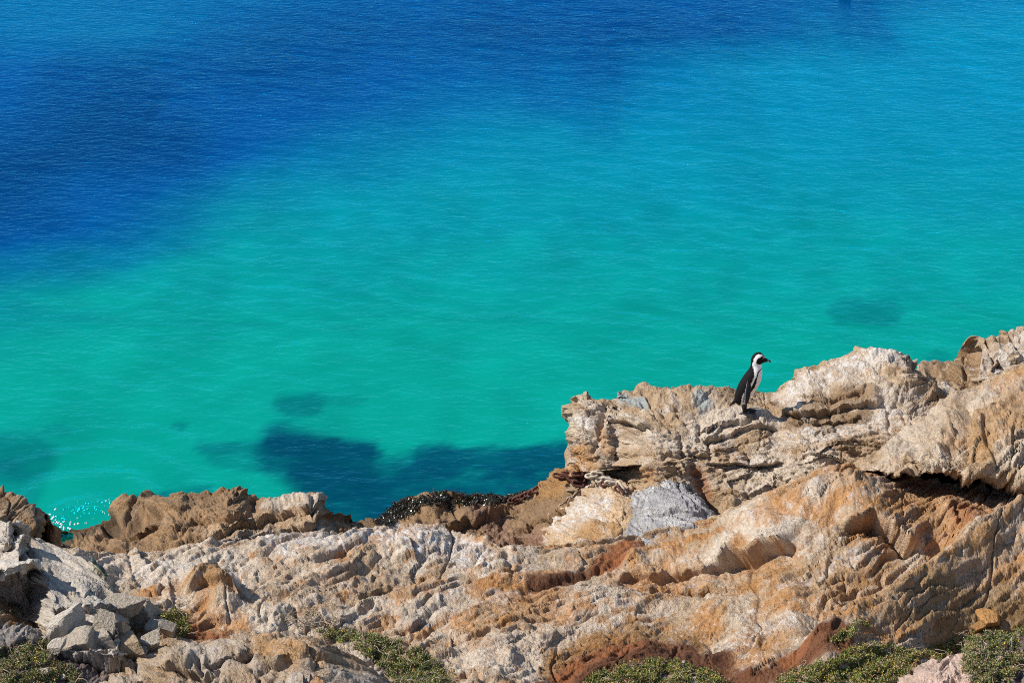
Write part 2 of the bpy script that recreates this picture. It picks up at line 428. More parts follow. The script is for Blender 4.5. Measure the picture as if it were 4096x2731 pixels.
    faces = np.concatenate([F[:, ::-1], skirt]).tolist() + [(int(a_), int(c_), int(b_)) for a_, b_, c_ in zip(k + jn, k + j, np.full(nb, k + nb))]
    me.from_pydata(Vall.tolist(), [], faces)
    me.polygons.foreach_set("use_smooth", np.ones(len(me.polygons), dtype=bool)); me.update()
    me.materials.append(m)
    link("sea_water", me, kind="structure")
make_water()

# ------------------------------------------------------------------ the rocks
TX_MAIN = [(-500, 0.05), (300, 0.16), (1000, 0.32), (1700, 0.30), (2200, 0.20), (2700, 0.30), (3200, 0.46), (3700, 0.66), (4600, 0.66)]
def gen_disp(px, py, tanx, seed, big=0.14, s1=0.11, s2=0.075, s3=0.04, b1=0.06, b2=0.034, b3=0.019, fine=0.006, fac=0.42, crk=0.045, blocks=0.0, bscale=2.2, grow=1.4, ref=570.0, calm=None):
    s, t = strata_coords(px, py, tanx, grow, ref)
    ws = s + 0.22 * fbm(s * 1.3, t * 1.3, seed + 1, 3); wt = t + 0.16 * fbm(s * 1.1 + 5, t * 1.1, seed + 2, 3) + 0.05 * fbm(s * 4, t * 5, seed + 3, 3)
    m1 = np.clip(0.55 + 0.9 * fbm(s * 0.8, t * 0.8, seed + 4, 2), 0.1, 1.3); m2 = np.clip(0.6 + 1.1 * fbm(s * 1.7, t * 1.7, seed + 5, 2), 0.1, 1.4)
    d = big * fbm(s * 0.75, t * 0.75, seed, 3)
    k1 = s1 * m1 * saw(wt / 0.52, ws * 0.9, seed + 6); k2 = s2 * m2 * saw(wt / 0.20 + 0.37, ws * 2.0, seed + 7)
    k3 = s3 * saw(wt / 0.085, ws * 3.6, seed + 8) * (1.5 - m2)
    if calm is not None:
        rg = np.interp(px, *calm); k1 = k1 * rg; k2 = k2 * rg; k3 = k3 * rg; fac = fac * rg
    d = d + k1 + k2 + k3
    d = d + b1 * (billow(ws * 2.5, wt * 5.2, seed + 9, 3) - 0.25) * (0.3 + m2)
    d = d + b2 * (billow(ws * 6.0, wt * 14, seed + 10, 2) - 0.25) * (0.5 + m1)
    d = d + b3 * (billow(ws * 14, wt * 30, seed + 13, 2, 0.6) - 0.25) * (0.5 + m2)
    d = d + fine * fbm(s * 60, t * 60, seed + 11, 2)
    fm = np.clip(0.75 + 1.1 * fbm(s * 0.9 + 3, t * 0.9, seed + 14, 2), 0.15, 1.5) * fac
    fc = fm * (facets(ws * 2.1, wt * 4.2, seed + 15, 0.035, 0.10) + facets(ws * 5.5, wt * 11, seed + 17, 0.016, 0.05) + facets(ws * 14, wt * 26, seed + 19, 0.007, 0.022))
    d = d + fc
    fw = 0.7 * k1 + 0.7 * k2 + 0.5 * k3 + 0.5 * fc
    cm = sstep(-0.05, 0.25, fbm(s * 1.1 + 2, t * 1.1, seed + 21, 2))
    ck = np.exp(-(perlin(ws * 0.55, wt * 3.6, seed + 22) / 0.035) ** 2) * (1 - 0.6 * cm) + 0.9 * np.exp(-(perlin(ws * 1.9 + 0.9 * wt, wt * 0.9, seed + 23) / 0.03) ** 2) * cm
    d = d - crk * ck
    if blocks:
        e, v = voronoi(ws * bscale, wt * bscale * 1.3, seed + 12)
        d = d + blocks * (v - 0.5) - blocks * 0.9 * np.exp(-(e / 0.07) ** 2)
    return d, fw
def full_disp(px, py, tx, seed, S=(), **kw):
    d, fw = gen_disp(px, py, tx, seed, **kw); d = d - 0.055
    if S:
        a, b = strokes(px, py, S); d = d + a; fw = fw + b
    return d, fw

# --- main slope ---------------------------------------------------
MAIN_S = [
    ('lip', [(2860, 2212), (3000, 2192), (3160, 2172)], 46, 0.24), ('lip', [(3380, 2080), (3490, 2066), (3577, 2092), (3628, 2126), (3672, 2134)], 42, 0.22), ('crack', [(3230, 2270), (3560, 2210)], 80, 0.12), ('ridge', [(2960, 2110), (3150, 2040), (3420, 1985)], 60, 0.10), ('crack', [(3180, 2420), (3330, 2360), (3420, 2300)], 14, 0.06), ('crack', [(2560, 2420), (2760, 2400)], 12, 0.05),
    ('lip', [(2480, 2292), (2620, 2268), (2760, 2244), (2880, 2214)], 34, 0.10), ('lip', [(2540, 2345), (2700, 2330), (2860, 2330), (2960, 2350)], 24, 0.07),
    ('lip', [(3000, 2060), (3120, 2010), (3260, 1990)], 26, 0.05),
    ('ridge', [(3300, 2610), (3500, 2475), (3700, 2320), (3850, 2205), (4000, 2120), (4200, 2040)], 70, 0.20),
    ('crack', [(4200, 2330), (4000, 2420), (3850, 2520)], 110, 0.30),
    ('crack', [(3260, 2470), (3480, 2330), (3640, 2235), (3760, 2150)], 55, 0.13), ('ridge', [(3050, 2110), (3250, 2010), (3500, 1960)], 60, 0.08),
    ('ridge', [(2300, 2420), (2600, 2380), (2900, 2400)], 60, 0.05), ('ridge', [(1050, 2190), (1400, 2165), (1750, 2165)], 60, 0.07),
    ('crack', [(2100, 2330), (2230, 2300), (2380, 2262), (2480, 2215)], 16, 0.07), ('ridge', [(2540, 2215), (2700, 2180), (2900, 2150)], 34, 0.07),
    ('ridge', [(800, 2355), (890, 2365)], 48, 0.17), ('lip', [(740, 2372), (800, 2385), (880, 2392), (960, 2400)], 30, 0.10), ('ridge', [(870, 2410), (940, 2400)], 30, 0.09), ('crack', [(930, 2350), (965, 2390)], 12, 0.08), ('lip', [(1380, 2350), (1460, 2345), (1560, 2310)], 24, 0.06),
    ('ridge', [(2420, 2740), (2600, 2690), (2820, 2730)], 90, 0.08), ('ridge', [(3150, 2760), (3400, 2680), (3650, 2700)], 90, 0.07),
    ('crack', [(3530, 2240)], 11, 0.16), ('ridge', [(3800, 2020), (3870, 2080)], 40, 0.06), ('crack', [(3790, 2100), (3860, 2090), (3930, 2050)], 10, 0.05),
    ('crack', [(3820, 2030), (3850, 2110)], 9, 0.05), ('lip', [(1580, 2480), (1640, 2470), (1700, 2440)], 26, 0.06),
    ('lip', [(1280, 2430), (1340, 2470), (1370, 2440)], 14, 0.05), ('ridge', [(2850, 2640), (3050, 2520), (3180, 2460)], 40, 0.08),
    ('lip', [(380, 2440), (600, 2460), (760, 2500)], 30, 0.04)]
MAIN_C = [
    ([(1100, 2175), (1350, 2150), (1700, 2155), (1950, 2220)], 55, WHITE, 0.8), ([(230, 2250), (600, 2270), (1000, 2270)], 75, PALE, 0.8), ([(560, 2300), (780, 2290)], 40, WHITE, 0.5),
    ([(420, 2500), (700, 2470), (960, 2500)], 60, ORANGE, 0.75), ([(740, 2520), (900, 2530)], 26, RUST, 0.8), ([(2000, 2380), (2250, 2470)], 130, ORANGE, 0.45),
    ([(1900, 2320), (2200, 2350)], 60, ORANGE, 0.5), ([(2450, 2250), (2800, 2280)], 80, ORANGE, 0.5), ([(2500, 2170), (2560, 2150)], 30, RUST, 0.6),
    ([(3000, 2270), (3350, 2290), (3600, 2250)], 110, OCHRE, 0.55), ([(3650, 1990), (3900, 2080)], 120, ORANGE, 0.55), ([(3840, 2040), (3880, 2110)], 55, RUST, 0.45),
    ([(3400, 2480), (3700, 2400), (3950, 2260)], 120, OCHRE, 0.55), ([(3800, 2440), (4100, 2400)], 130, OLIVE, 0.6),
    ([(3150, 2010), (3400, 1930), (3700, 1940)], 70, ORANGE, 0.4), ([(3200, 1960), (3330, 1930)], 28, WHITE, 0.45),
    ([(3130, 2330), (3300, 2220), (3450, 2170)], 26, WHITE, 0.55), ([(2900, 2590), (3060, 2500), (3150, 2470)], 40, WHITE, 0.55), ([(2000, 2600), (2300, 2560)], 110, PALE, 0.7),
    ([(2230, 2650), (2350, 2595), (2520, 2565), (2760, 2565)], 80, OCHRE * 0.8, 0.9), ([(2330, 2600), (2520, 2575)], 40, ORANGE * 0.8, 0.6),
    ([(2150, 2770), (2330, 2705), (2480, 2655), (2680, 2630), (2860, 2680)], 82, DARKRED, 1.0), ([(2230, 2680), (2450, 2615), (2700, 2590)], 34, RUST, 0.75), ([(2620, 2600), (2760, 2590)], 36, DARKRED * 1.2, 0.7),
    ([(2880, 2700), (3000, 2660), (3080, 2610)], 46, ORANGE, 0.7), ([(2940, 2745), (3080, 2720), (3200, 2645), (3360, 2625)], 55, DARKRED * 1.3, 1.0), ([(3150, 2640), (3230, 2610)], 34, RUST, 0.8),
    ([(2120, 2300), (2220, 2298)], 24, DARKRED, 0.8), ([(2200, 2295), (2350, 2262), (2420, 2235)], 20, DARKRED, 0.9), ([(2400, 2235), (2520, 2165)], 38, RUST, 0.85),
    ([(1640, 2420), (1690, 2430)], 45, GREY, 0.6), ([(950, 2310)], 40, WHITE, 0.4), ([(810, 2350), (890, 2360)], 46, OCHRE * 0.85, 0.75), ([(1450, 2340), (1550, 2310)], 26, TAN * 0.85, 0.7)]
def main_disp(px, py):
    return full_disp(px, py, TX_MAIN, 100, MAIN_S, s1=0.085, s2=0.055, s3=0.045, b1=0.07, b2=0.038, b3=0.022, fac=0.5, calm=([0, 2200, 2800, 3400, 4200], [1, 0.9, 0.62, 0.6, 0.75]))
def main_col(px, py, d):
    s, t = strata_coords(px, py, TX_MAIN)
    C = np.tile(TAN, px.shape + (1,))
    C = mixc(C, PALE, sstep(-0.3, 0.25, fbm(s * 1.6, t * 2.4, 201, 5, 0.65)))
    C = mixc(C, ORANGE, sstep(-0.05, 0.35, fbm(s * 2.2, t * 4.5, 203, 6, 0.68) + np.interp(px, [0, 1600, 2400, 4096], [-0.04, 0.0, 0.06, 0.09])) * 0.85)
    C = mixc(C, GREY, sstep(0.12, 0.5, fbm(s * 2.0 + 7, t * 2.8, 207, 5, 0.6)) * 0.35)
    C = blobs(C, px, py, MAIN_C)
    C = mixc(C, WHITE, sstep(0.22, 0.5, fbm(s * 3.0, t * 7.0, 205, 5, 0.65)) * 0.45)
    C = mixc(C, ORANGE * 0.85, sstep(0.12, 0.45, fbm(s * 8.0, t * 18.0, 209, 4, 0.7)) * 0.75)
    C = mixc(C, WHITE, sstep(0.2, 0.5, fbm(s * 11.0, t * 24.0, 229, 4, 0.7)) * 0.6)
    C = blobs(C, px, py, [b for b in MAIN_C if b[2][0] < 0.32], 6)      # iron stains lie over everything else
    return C * (1 + 0.22 * fbm(s * 24, t * 40, 231, 2))[..., None]
mx_ = [-500, -100, 150, 300, 500, 750, 1000, 1250, 1500, 1700, 1850, 2050, 2300, 2500, 2700, 2900, 3050, 3250, 3500, 3700, 3900, 4150, 4700]
mcp = [2330, 2300, 2230, 2215, 2225, 2212, 2190, 2150, 2140, 2128, 2155, 2205, 2182, 2150, 2108, 2062, 1995, 1912, 1890, 1915, 1950, 1975, 1980]
mcD = [13.6, 13.8, 14.6, 14.8, 15.0, 15.1, 15.2, 15.4, 15.5, 15.5, 15.4, 15.0, 15.2, 15.4, 15.5, 15.5, 15.4, 15.2, 15.1, 15.0, 14.9, 14.7, 14.4]
net = []
for f, g in ((0, 0), (0.06, 0.09), (0.16, 0.20), (0.34, 0.38), (0.56, 0.58), (0.8, 0.8), (1.0, 1.0)):
    net.append([(x, p + (2980 - p) * f, Dc + (10.6 - Dc) * g) for x, p, Dc in zip(mx_, mcp, mcD)])
rock_patch("rocky_slope", net, main_disp, main_col, step=3.7, kind="structure")

# --- the outcrop the penguin stands on ------------------------------
TX_OUT = [(2000, 0.02), (2600, 0.04), (3000, 0.10), (3300, 0.02), (3500, -0.02), (3900, 0.3)]
OUT_S = [
    ('lip', [(2430, 1660), (2520, 1690), (2600, 1700)], 24, 0.08), ('crack', [(2560, 1590), (2620, 1640), (2700, 1665)], 12, 0.05), ('lip', [(2320, 1880), (2450, 1860), (2560, 1850)], 34, 0.14),
    ('lip', [(2820, 1740), (2900, 1722), (3000, 1700), (3100, 1690)], 20, 0.06), ('lip', [(2800, 1700), (2880, 1680), (2990, 1680)], 16, 0.07),
    ('crack', [(2805, 1690), (2800, 1740)], 10, 0.05), ('ridge', [(2880, 1650), (2985, 1645), (3060, 1650)], 22, 0.06),
    ('lip', [(3120, 1640), (3250, 1620), (3400, 1608), (3520, 1600)], 22, 0.08), ('lip', [(3140, 1672), (3300, 1668), (3440, 1650)], 16, 0.05), ('ridge', [(3150, 1520), (3350, 1475), (3600, 1455)], 50, 0.10),
    ('lip', [(3180, 1560), (3300, 1570), (3450, 1560)], 18, 0.04), ('ridge', [(3500, 1560), (3620, 1550), (3720, 1575)], 40, 0.10),
    ('crack', [(2840, 1745), (2845, 1830)], 8, 0.05), ('crack', [(2730, 1750), (2735, 1810)], 8, 0.05), ('lip', [(2850, 1840), (3000, 1850), (3120, 1850)], 30, 0.09),
    ('crack', [(2440, 1560), (2450, 1600), (2500, 1615)], 12, 0.10), ('crack', [(2420, 1590), (2400, 1700), (2380, 1800)], 12, 0.07), ('crack', [(2300, 1720), (2370, 1735)], 10, 0.06),
    ('lip', [(3050, 1985), (3200, 1950), (3400, 1880)], 40, 0.06), ('ridge', [(2920, 2010), (3100, 1920), (3350, 1830)], 60, 0.12), ('crack', [(2790, 1900), (2830, 2000), (2880, 2060)], 28, 0.14),
    ('ridge', [(2640, 1560), (2760, 1560), (2900, 1570)], 26, 0.05), ('ridge', [(2560, 1860), (2740, 1870)], 22, 0.05)]
OUT_C = [
    ([(2330, 1700), (2370, 1690)], 34, WHITE, 0.85), ([(2330, 1600), (2400, 1620)], 24, WHITE, 0.4), ([(2330, 1800), (2350, 1830)], 50, ORANGE, 0.65), ([(2480, 1560), (2560, 1570)], 34, BLUEGREY, 0.8), ([(2800, 1570), (2820, 1590)], 30, BLUEGREY, 0.7),
    ([(2400, 1690), (2420, 1790)], 20, ORANGE, 0.6), ([(2500, 1870), (2600, 1890)], 34, ORANGE, 0.5), ([(2780, 1870), (2830, 1960)], 30, RUST, 0.75), ([(2260, 1890), (2300, 1880)], 40, ORANGE, 0.7),
    ([(3150, 1530), (3350, 1490), (3580, 1440)], 36, WHITE, 0.8), ([(3100, 1560), (3200, 1590)], 40, WHITE, 0.6), ([(3040, 1650), (3130, 1670)], 26, WHITE, 0.5),
    ([(3250, 1600), (3450, 1580)], 60, BROWN, 0.75), ([(3150, 1660), (3450, 1650)], 40, BROWN * 0.9, 0.8), ([(3550, 1600), (3680, 1590)], 40, WHITE, 0.5),
    ([(3100, 1740), (3450, 1700), (3700, 1640)], 40, WHITE, 0.5), ([(3100, 1900), (3300, 1840)], 60, PALE, 0.8), ([(2830, 1690), (3080, 1660)], 40, PALE, 0.85)]
def out_disp(px, py):
    return full_disp(px, py, TX_OUT, 300, OUT_S, big=0.14, s1=0.03, s2=0.018, s3=0.008, b1=0.11, b2=0.045, b3=0.024, fine=0.007, fac=0.55, crk=0.03, blocks=0.025, bscale=2.2, grow=1.3, ref=430)
def out_disp_flat(px, py):
    d, fw = out_disp(px, py)          # a nearly level tread under the bird's feet
    k = 0.9 * np.exp(-(((px - 2985) / 75) ** 2 + ((py - 1645) / 26) ** 2) ** 2)
    return d * (1 - k) + 0.06 * k, fw * (1 - k)
def out_col(px, py, d):
    s, t = strata_coords(px, py, TX_OUT, 1.3, 430)
    C = np.tile(TAN, px.shape + (1,))
    C = mixc(C, PALE, sstep(-0.2, 0.3, fbm(s * 2.0, t * 2.0, 211, 5, 0.6)))
    C = mixc(C, DUN, sstep(0.05, 0.4, fbm(s * 2.5, t * 4.0, 213, 6, 0.65)) * 0.75)
    C = blobs(C, px, py, OUT_C, 7)
    C = mixc(C, WHITE, sstep(0.15, 0.5, fbm(s * 3.5, t * 5.0, 215, 5, 0.65)) * 0.45)
    C = mixc(C, OCHRE, sstep(0.2, 0.5, fbm(s * 9.0, t * 12.0, 219, 4, 0.6)) * 0.5)
    return C
ox = [2302, 2320, 2420, 2470, 2600, 2760, 2920, 3040, 3110, 3200, 3350, 3560, 3640, 3720, 3900]
ocp = [1605, 1590, 1590, 1548, 1532, 1530, 1545, 1540, 1535, 1492, 1460, 1428, 1460, 1540, 1600]
oD0 = [18.1, 17.9, 17.8, 17.9, 17.9, 17.9, 17.9, 17.9, 17.9, 17.8, 17.8, 17.8, 17.7, 17.5, 17.2]
net = []
for k, f in enumerate((0, 0.07, 0.20, 0.36, 0.55, 0.78, 1.0)):
    row = []
    for i, (x, p, D0) in enumerate(zip(ox, ocp, oD0)):
        base = 2130 if x > 2480 else 2030
        gD = (0, 0.25, 0.62, 1.0, 1.25, 1.5, 1.8)[k]
        if x < 2500: gD = (0, 0.10, 0.34, 0.55, 0.65, 0.75, 0.85)[k]
        xx = x
        if i in (0, 1): xx = x + (0, 0, 0, -8, -24, -34, -30)[k]
        row.append((xx, p + (base - p) * f, D0 - gD))
    net.append(row)
rock_patch("penguin_outcrop", net, out_disp_flat, out_col, step=3.4, label="large knobbly pale outcrop above the water that the penguin stands on", cat="rock")

# --- overhanging boulder on the right ---------------------------------
TX_BLD = [(3000, 0.35), (3600, 0.5), (4000, 0.7), (4700, 0.7)]
BLD_S = [('crack', [(3870, 1640), (3850, 1720), (3800, 1790)], 26, 0.12), ('ridge', [(3900, 1780), (3970, 1690), (4096, 1560)], 60, 0.10), ('lip', [(3640, 1770), (3720, 1755), (3780, 1745)], 20, 0.06),
         ('ridge', [(3560, 1800), (3700, 1700), (3830, 1610)], 40, 0.08), ('crack', [(3880, 1830), (3870, 1780), (3880, 1700)], 22, 0.06), ('ridge', [(4010, 1790), (4096, 1690)], 40, 0.05)]
BLD_C = [([(3600, 1780), (3750, 1700)], 80, PALE, 0.5), ([(3900, 1750), (4096, 1650)], 90, OCHRE, 0.45), ([(3650, 1690), (3850, 1580)], 30, WHITE, 0.3), ([(4000, 1540), (4096, 1500)], 50, ORANGE, 0.4)]
def bld_disp(px, py):
    return full_disp(px, py, TX_BLD, 400, BLD_S, big=0.14, s1=0.08, s2=0.05, s3=0.022, b1=0.09, b2=0.045, b3=0.024, fine=0.006, fac=0.8, crk=0.06, grow=1.3, ref=520)
def tan_col(seed, blob, tx, ref=520, base=TAN, pale=PALE, stain=OCHRE, white=0.3):
    def f(px, py, d):
        s, t = strata_coords(px, py, tx, 1.3, ref)
        C = np.tile(base, px.shape + (1,))
        C = mixc(C, pale, sstep(-0.15, 0.35, fbm(s * 2.0, t * 2.6, seed, 5, 0.6)) * 0.8)
        C = mixc(C, stain, sstep(0.05, 0.45, fbm(s * 2.5, t * 5.0, seed + 2, 6, 0.65)) * 0.6)
        C = blobs(C, px, py, blob, seed)
        C = mixc(C, WHITE, sstep(0.2, 0.5, fbm(s * 3.5, t * 6.0, seed + 4, 5, 0.65)) * white)
        C = mixc(C, stain * 0.85, sstep(0.12, 0.45, fbm(s * 10.0, t * 16.0, seed + 6, 4, 0.7)) * 0.55)
        C = mixc(C, pale * 1.15, sstep(0.15, 0.45, fbm(s * 12.0, t * 20.0, seed + 8, 4, 0.7)) * 0.45)
        return C * (1 + 0.22 * fbm(s * 24, t * 36, seed + 10, 2))[..., None]
    return f
bx_ = [3440, 3510, 3590, 3700, 3860, 4000, 4150, 4700]
btp = [1850, 1815, 1765, 1700, 1590, 1515, 1450, 1300]
blp = [1882, 1880, 1895, 1888, 1900, 1905, 1920, 1975]
bDt = [15.9, 16.0, 16.2, 16.4, 16.6, 16.6, 16.5, 16.2]
bDl = [15.2, 14.95, 14.75, 14.6, 14.45, 14.35, 14.3, 14.2]
net = []
for f, g in ((0, 0), (0.12, 0.28), (0.35, 0.60), (0.62, 0.86), (0.88, 1.0), (1.0, 0.98)):
    net.append([(x, a + (b - a) * f, c + (e - c) * g) for x, a, b, c, e in zip(bx_, btp, blp, bDt, bDl)])
net.append([(x, b + 18, e + 0.5) for x, b, e in zip(bx_, blp, bDl)])
net.append([(x, b + 10, e + 1.3) for x, b, e in zip(bx_, blp, bDl)])
rock_patch("overhanging_boulder", net, bld_disp, tan_col(421, BLD_C, TX_BLD), step=3.5, label="big tan folded boulder overhanging a dark hollow at the right edge", cat="rock")

# --- white streaked crag top right ------------------------------------
TX_CR = [(3000, 0.1), (4700, 0.15)]
CR_S = [('crack', [(3905, 1400), (3890, 1480), (3930, 1510)], 14, 0.14), ('ridge', [(3700, 1475), (3800, 1465)], 20, 0.06), ('crack', [(3720, 1500), (3820, 1500), (3860, 1520)], 18, 0.15),
        ('crack', [(4010, 1340), (4020, 1400)], 12, 0.08), ('ridge', [(3860, 1520), (3960, 1515)], 14, 0.08)]
CR_C = [([(3690, 1480), (3800, 1480), (3850, 1430)], 40, BROWN, 0.85), ([(3850, 1500), (3880, 1420)], 40, BROWN * 1.1, 0.8), ([(3930, 1400), (3960, 1480)], 40, WHITE, 0.6), ([(4010, 1380), (4000, 1480)], 30, WHITE, 0.7), ([(4060, 1330), (4096, 1400)], 40, WHITE, 0.5)]
def cr_disp(px, py):
    return full_disp(px, py, TX_CR, 500, CR_S, big=0.12, s1=0.07, s2=0.05, s3=0.02, b1=0.09, b2=0.03, fine=0.006, blocks=0.06, bscale=2.0, grow=1.2, ref=420)
cx_ = [3600, 3660, 3715, 3790, 3830, 3880, 3906, 3912, 3960, 4004, 4016, 4060, 4110, 4300, 4700]
cp_ = [1530, 1492, 1468, 1460, 1425, 1402, 1380, 1362, 1358, 1354, 1330, 1318, 1308, 1270, 1230]
net = []
for f, D in ((0, 19.2), (0.10, 18.95), (0.3, 18.7), (0.6, 18.4), (1.0, 17.8)):
    net.append([(x, p + (1660 - p) * f, D - (0.25 if x > 3904 else 0)) for x, p in zip(cx_, cp_)])
rock_patch("streaked_crag", net, cr_disp, tan_col(521, CR_C, TX_CR, 420, base=TAN * 0.95, stain=BROWN, white=0.7), step=3.4, label="white-streaked crag with squared top in the upper right behind the boulder", cat="rock")

# --- brown rocks of the cove, left --------------------------------------
TX_CV = [(0, 0.22), (500, 0.30), (1000, 0.30), (1500, 0.1)]
CV_S = [('lip', [(470, 2120), (560, 2110), (640, 2080)], 30, 0.14), ('ridge', [(480, 2050), (560, 2020), (640, 2015)], 30, 0.12), ('crack', [(440, 2100), (560, 2085), (630, 2060)], 22, 0.16), ('ridge', [(600, 2060), (680, 2050)], 30, 0.10),
        ('lip', [(780, 2060), (900, 2060), (1000, 2040)], 30, 0.10), ('lip', [(820, 2140), (960, 2080), (1100, 2050), (1300, 2000)], 24, 0.12), ('lip', [(880, 2170), (1000, 2130), (1150, 2090), (1290, 2080)], 22, 0.10),
        ('crack', [(1290, 2050), (1275, 2100), (1270, 2140)], 12, 0.14), ('crack', [(1250, 1990), (1255, 2040)], 9, 0.07), ('ridge', [(1080, 2010), (1180, 1985), (1290, 1990)], 26, 0.08),
        ('crack', [(640, 2010), (700, 2060)], 12, 0.08), ('lip', [(360, 2200), (480, 2180), (560, 2180)], 22, 0.06), ('lip', [(1300, 2120), (1400, 2110)], 20, 0.06)]
CV_C = [([(860, 2180), (1050, 2140), (1280, 2120)], 60, GREY * 1.05, 0.9), ([(1080, 2005), (1290, 1985)], 46, PALE * 0.95, 0.85), ([(860, 2110), (1050, 2070), (1270, 2050)], 40, TAN * 1.1, 0.85), ([(250, 2230), (500, 2230)], 34, PINK * 0.9, 0.6),
        ([(480, 2100), (600, 2060)], 50, BROWN * 0.8, 0.7), ([(700, 1990), (930, 1950)], 40, BROWN, 0.7), ([(200, 2170), (330, 2140)], 40, OLIVE * 0.95, 0.5)]
def cv_disp(px, py):
    return full_disp(px, py, TX_CV, 600, CV_S, big=0.08, s1=0.05, s2=0.07, s3=0.04, b1=0.08, b2=0.04, b3=0.028, fine=0.008, fac=0.45, crk=0.02, blocks=0.03, bscale=1.8, grow=1.4, ref=440)
vx = [120, 180, 250, 330, 430, 490, 600, 640, 700, 780, 850, 905, 960, 1000, 1060, 1110, 1180, 1240, 1285, 1305, 1330, 1400, 1460, 1540]
vp = [2165, 2150, 2142, 2122, 2098, 2062, 2046, 2012, 1982, 1976, 1968, 1952, 1962, 1986, 2000, 1996, 1978, 1966, 1982, 2014, 2064, 2070, 2104, 2128]
vD = [18.4, 18.45, 18.5, 18.5, 18.5, 18.3, 18.3, 18.2, 18.1, 18.1, 18.1, 18.1, 18.1, 18.1, 18.0, 18.0, 18.0, 18.0, 18.0, 18.0, 18.0, 18.1, 18.2, 18.3]
net = []
for f, g in ((0, 0), (0.10, 0.22), (0.3, 0.45), (0.6, 0.72), (1.0, 1.0)):
    net.append([(x, p + (2290 - p) * f, Dc + (16.0 - Dc) * g) for x, p, Dc in zip(vx, vp, vD)])
rock_patch("cove_rock", net, cv_disp, tan_col(621, CV_C, TX_CV, 440, base=DUN * 1.08, pale=DUN * 1.4, stain=BROWN, white=0.15), step=3.5, label="lumpy brown rock ridge edging the cove on the left", cat="rock")

# --- brown shelf in the middle -------------------------------------------
TX_SH = [(1300, 0.2), (1800, 0.12), (2300, 0.3)]
SH_S = [('lip', [(1560, 2120), (1640, 2100), (1760, 2100), (1900, 2075), (1990, 2060)], 30, 0.14), ('ridge', [(1690, 2040), (1800, 2035), (1960, 2045)], 32, 0.12), ('crack', [(1690, 2040), (1685, 2100)], 9, 0.08), ('crack', [(1990, 2050), (2010, 2080)], 14, 0.08),
        ('lip', [(1900, 2035), (2000, 2030), (2080, 2010), (2160, 1985)], 14, 0.05), ('lip', [(2080, 2100), (2200, 2060), (2300, 2020)], 22, 0.08), ('ridge', [(2180, 1970), (2260, 1915)], 26, 0.10), ('lip', [(2250, 2160), (2400, 2120), (2480, 2090)], 22, 0.10),
        ('lip', [(2220, 2110), (2340, 2080), (2470, 2075)], 22, 0.10), ('ridge', [(2340, 2030), (2440, 2015)], 22, 0.08), ('lip', [(1450, 2140), (1540, 2125)], 18, 0.06)]
SH_C = [([(1700, 2040), (1850, 2040)], 40, DUN * 1.1, 0.6), ([(1900, 2050), (2000, 2050)], 40, np.array((0.27, 0.15, 0.11)), 0.6), ([(2180, 1960), (2290, 1890)], 45, OCHRE, 0.75), ([(2000, 2150), (2150, 2140)], 60, np.array((0.30, 0.17, 0.12)), 0.6),
        ([(2300, 2110), (2460, 2060)], 50, TAN, 0.8), ([(2350, 2020), (2450, 2010)], 26, OCHRE, 0.7)]
def sh_disp(px, py):
    return full_disp(px, py, TX_SH, 700, SH_S, big=0.10, s1=0.09, s2=0.06, s3=0.035, b1=0.09, b2=0.05, b3=0.03, fine=0.008, fac=0.8, grow=1.5, ref=450)
sx_ = [1330, 1430, 1530, 1620, 1720, 1850, 2000, 2090, 2160, 2230, 2290, 2380, 2560]
sp_ = [2120, 2100, 2090, 2058, 2022, 2020, 2018, 1992, 1965, 1915, 1880, 1870, 1880]
sD = [18.3, 18.3, 18.25, 18.1, 18.0, 18.1, 18.2, 18.3, 18.2, 18.1, 18.0, 17.8, 17.5]
net = []
for f, g in ((0, 0), (0.14, 0.2), (0.35, 0.45), (0.65, 0.72), (1.0, 1.0)):
    net.append([(x, p + (2280 - p) * f, Dc + (15.9 - Dc) * g) for x, p, Dc in zip(sx_, sp_, sD)])
rock_patch("brown_shelf", net, sh_disp, tan_col(721, SH_C, TX_SH, 450, base=DUN * 0.92, pale=DUN * 1.2, stain=BROWN, white=0.12), step=3.5, label="low brown rock shelf at the water behind the pale slope", cat="rock")

# --- guano-whitened slab and grey mortar pad --------------------------------
TX_PD = [(2000, -0.05), (3000, -0.25)]
def pad_disp(seed, k=1.0):
    def f(px, py):
        return full_disp(px, py, TX_PD, seed, big=0.05, s1=0.05, s2=0.035 * k, s3=0.03, b1=0.06, b2=0.04, b3=0.022, fine=0.008, fac=0.9, blocks=0.03, bscale=2.6, grow=1.4, ref=450)
    return f
def pad_col(base, seed, blob, wamt):
    def f(px, py, d):
        s, t = strata_coords(px, py, TX_PD, 1.4, 450)
        C = np.tile(base, px.shape + (1,)); C = mixc(C, base * 1.25, sstep(-0.2, 0.3, fbm(s * 3, t * 5, seed, 5, 0.6)))
        C = blobs(C, px, py, blob, seed)
        return mixc(C, WHITE, sstep(0.05, 0.4, fbm(s * 4, t * 6, seed + 3, 5, 0.65)) * wamt)
    return f
net = []
for k in range(6):
    f = (0, 0.12, 0.35, 0.6, 0.85, 1.0)[k]; e = (0, 0.14, 0.4, 0.66, 0.9, 1.05)[k]
    net.append([(2190 - 40 * f, 2050 + 165 * f, 17.35 - 1.2 * e), (2285 - 70 * f, 1968 + 252 * f, 17.1 - 1.3 * e), (2365 - 50 * f, 1924 + 298 * f, 16.95 - 1.35 * e), (2440 - 20 * f, 1914 + 305 * f, 16.85 - 1.35 * e), (2520 + 0 * f, 1926 + 290 * f, 16.75 - 1.25 * e), (2590 + 20 * f, 1955 + 260 * f, 16.8 - 1.2 * e)])
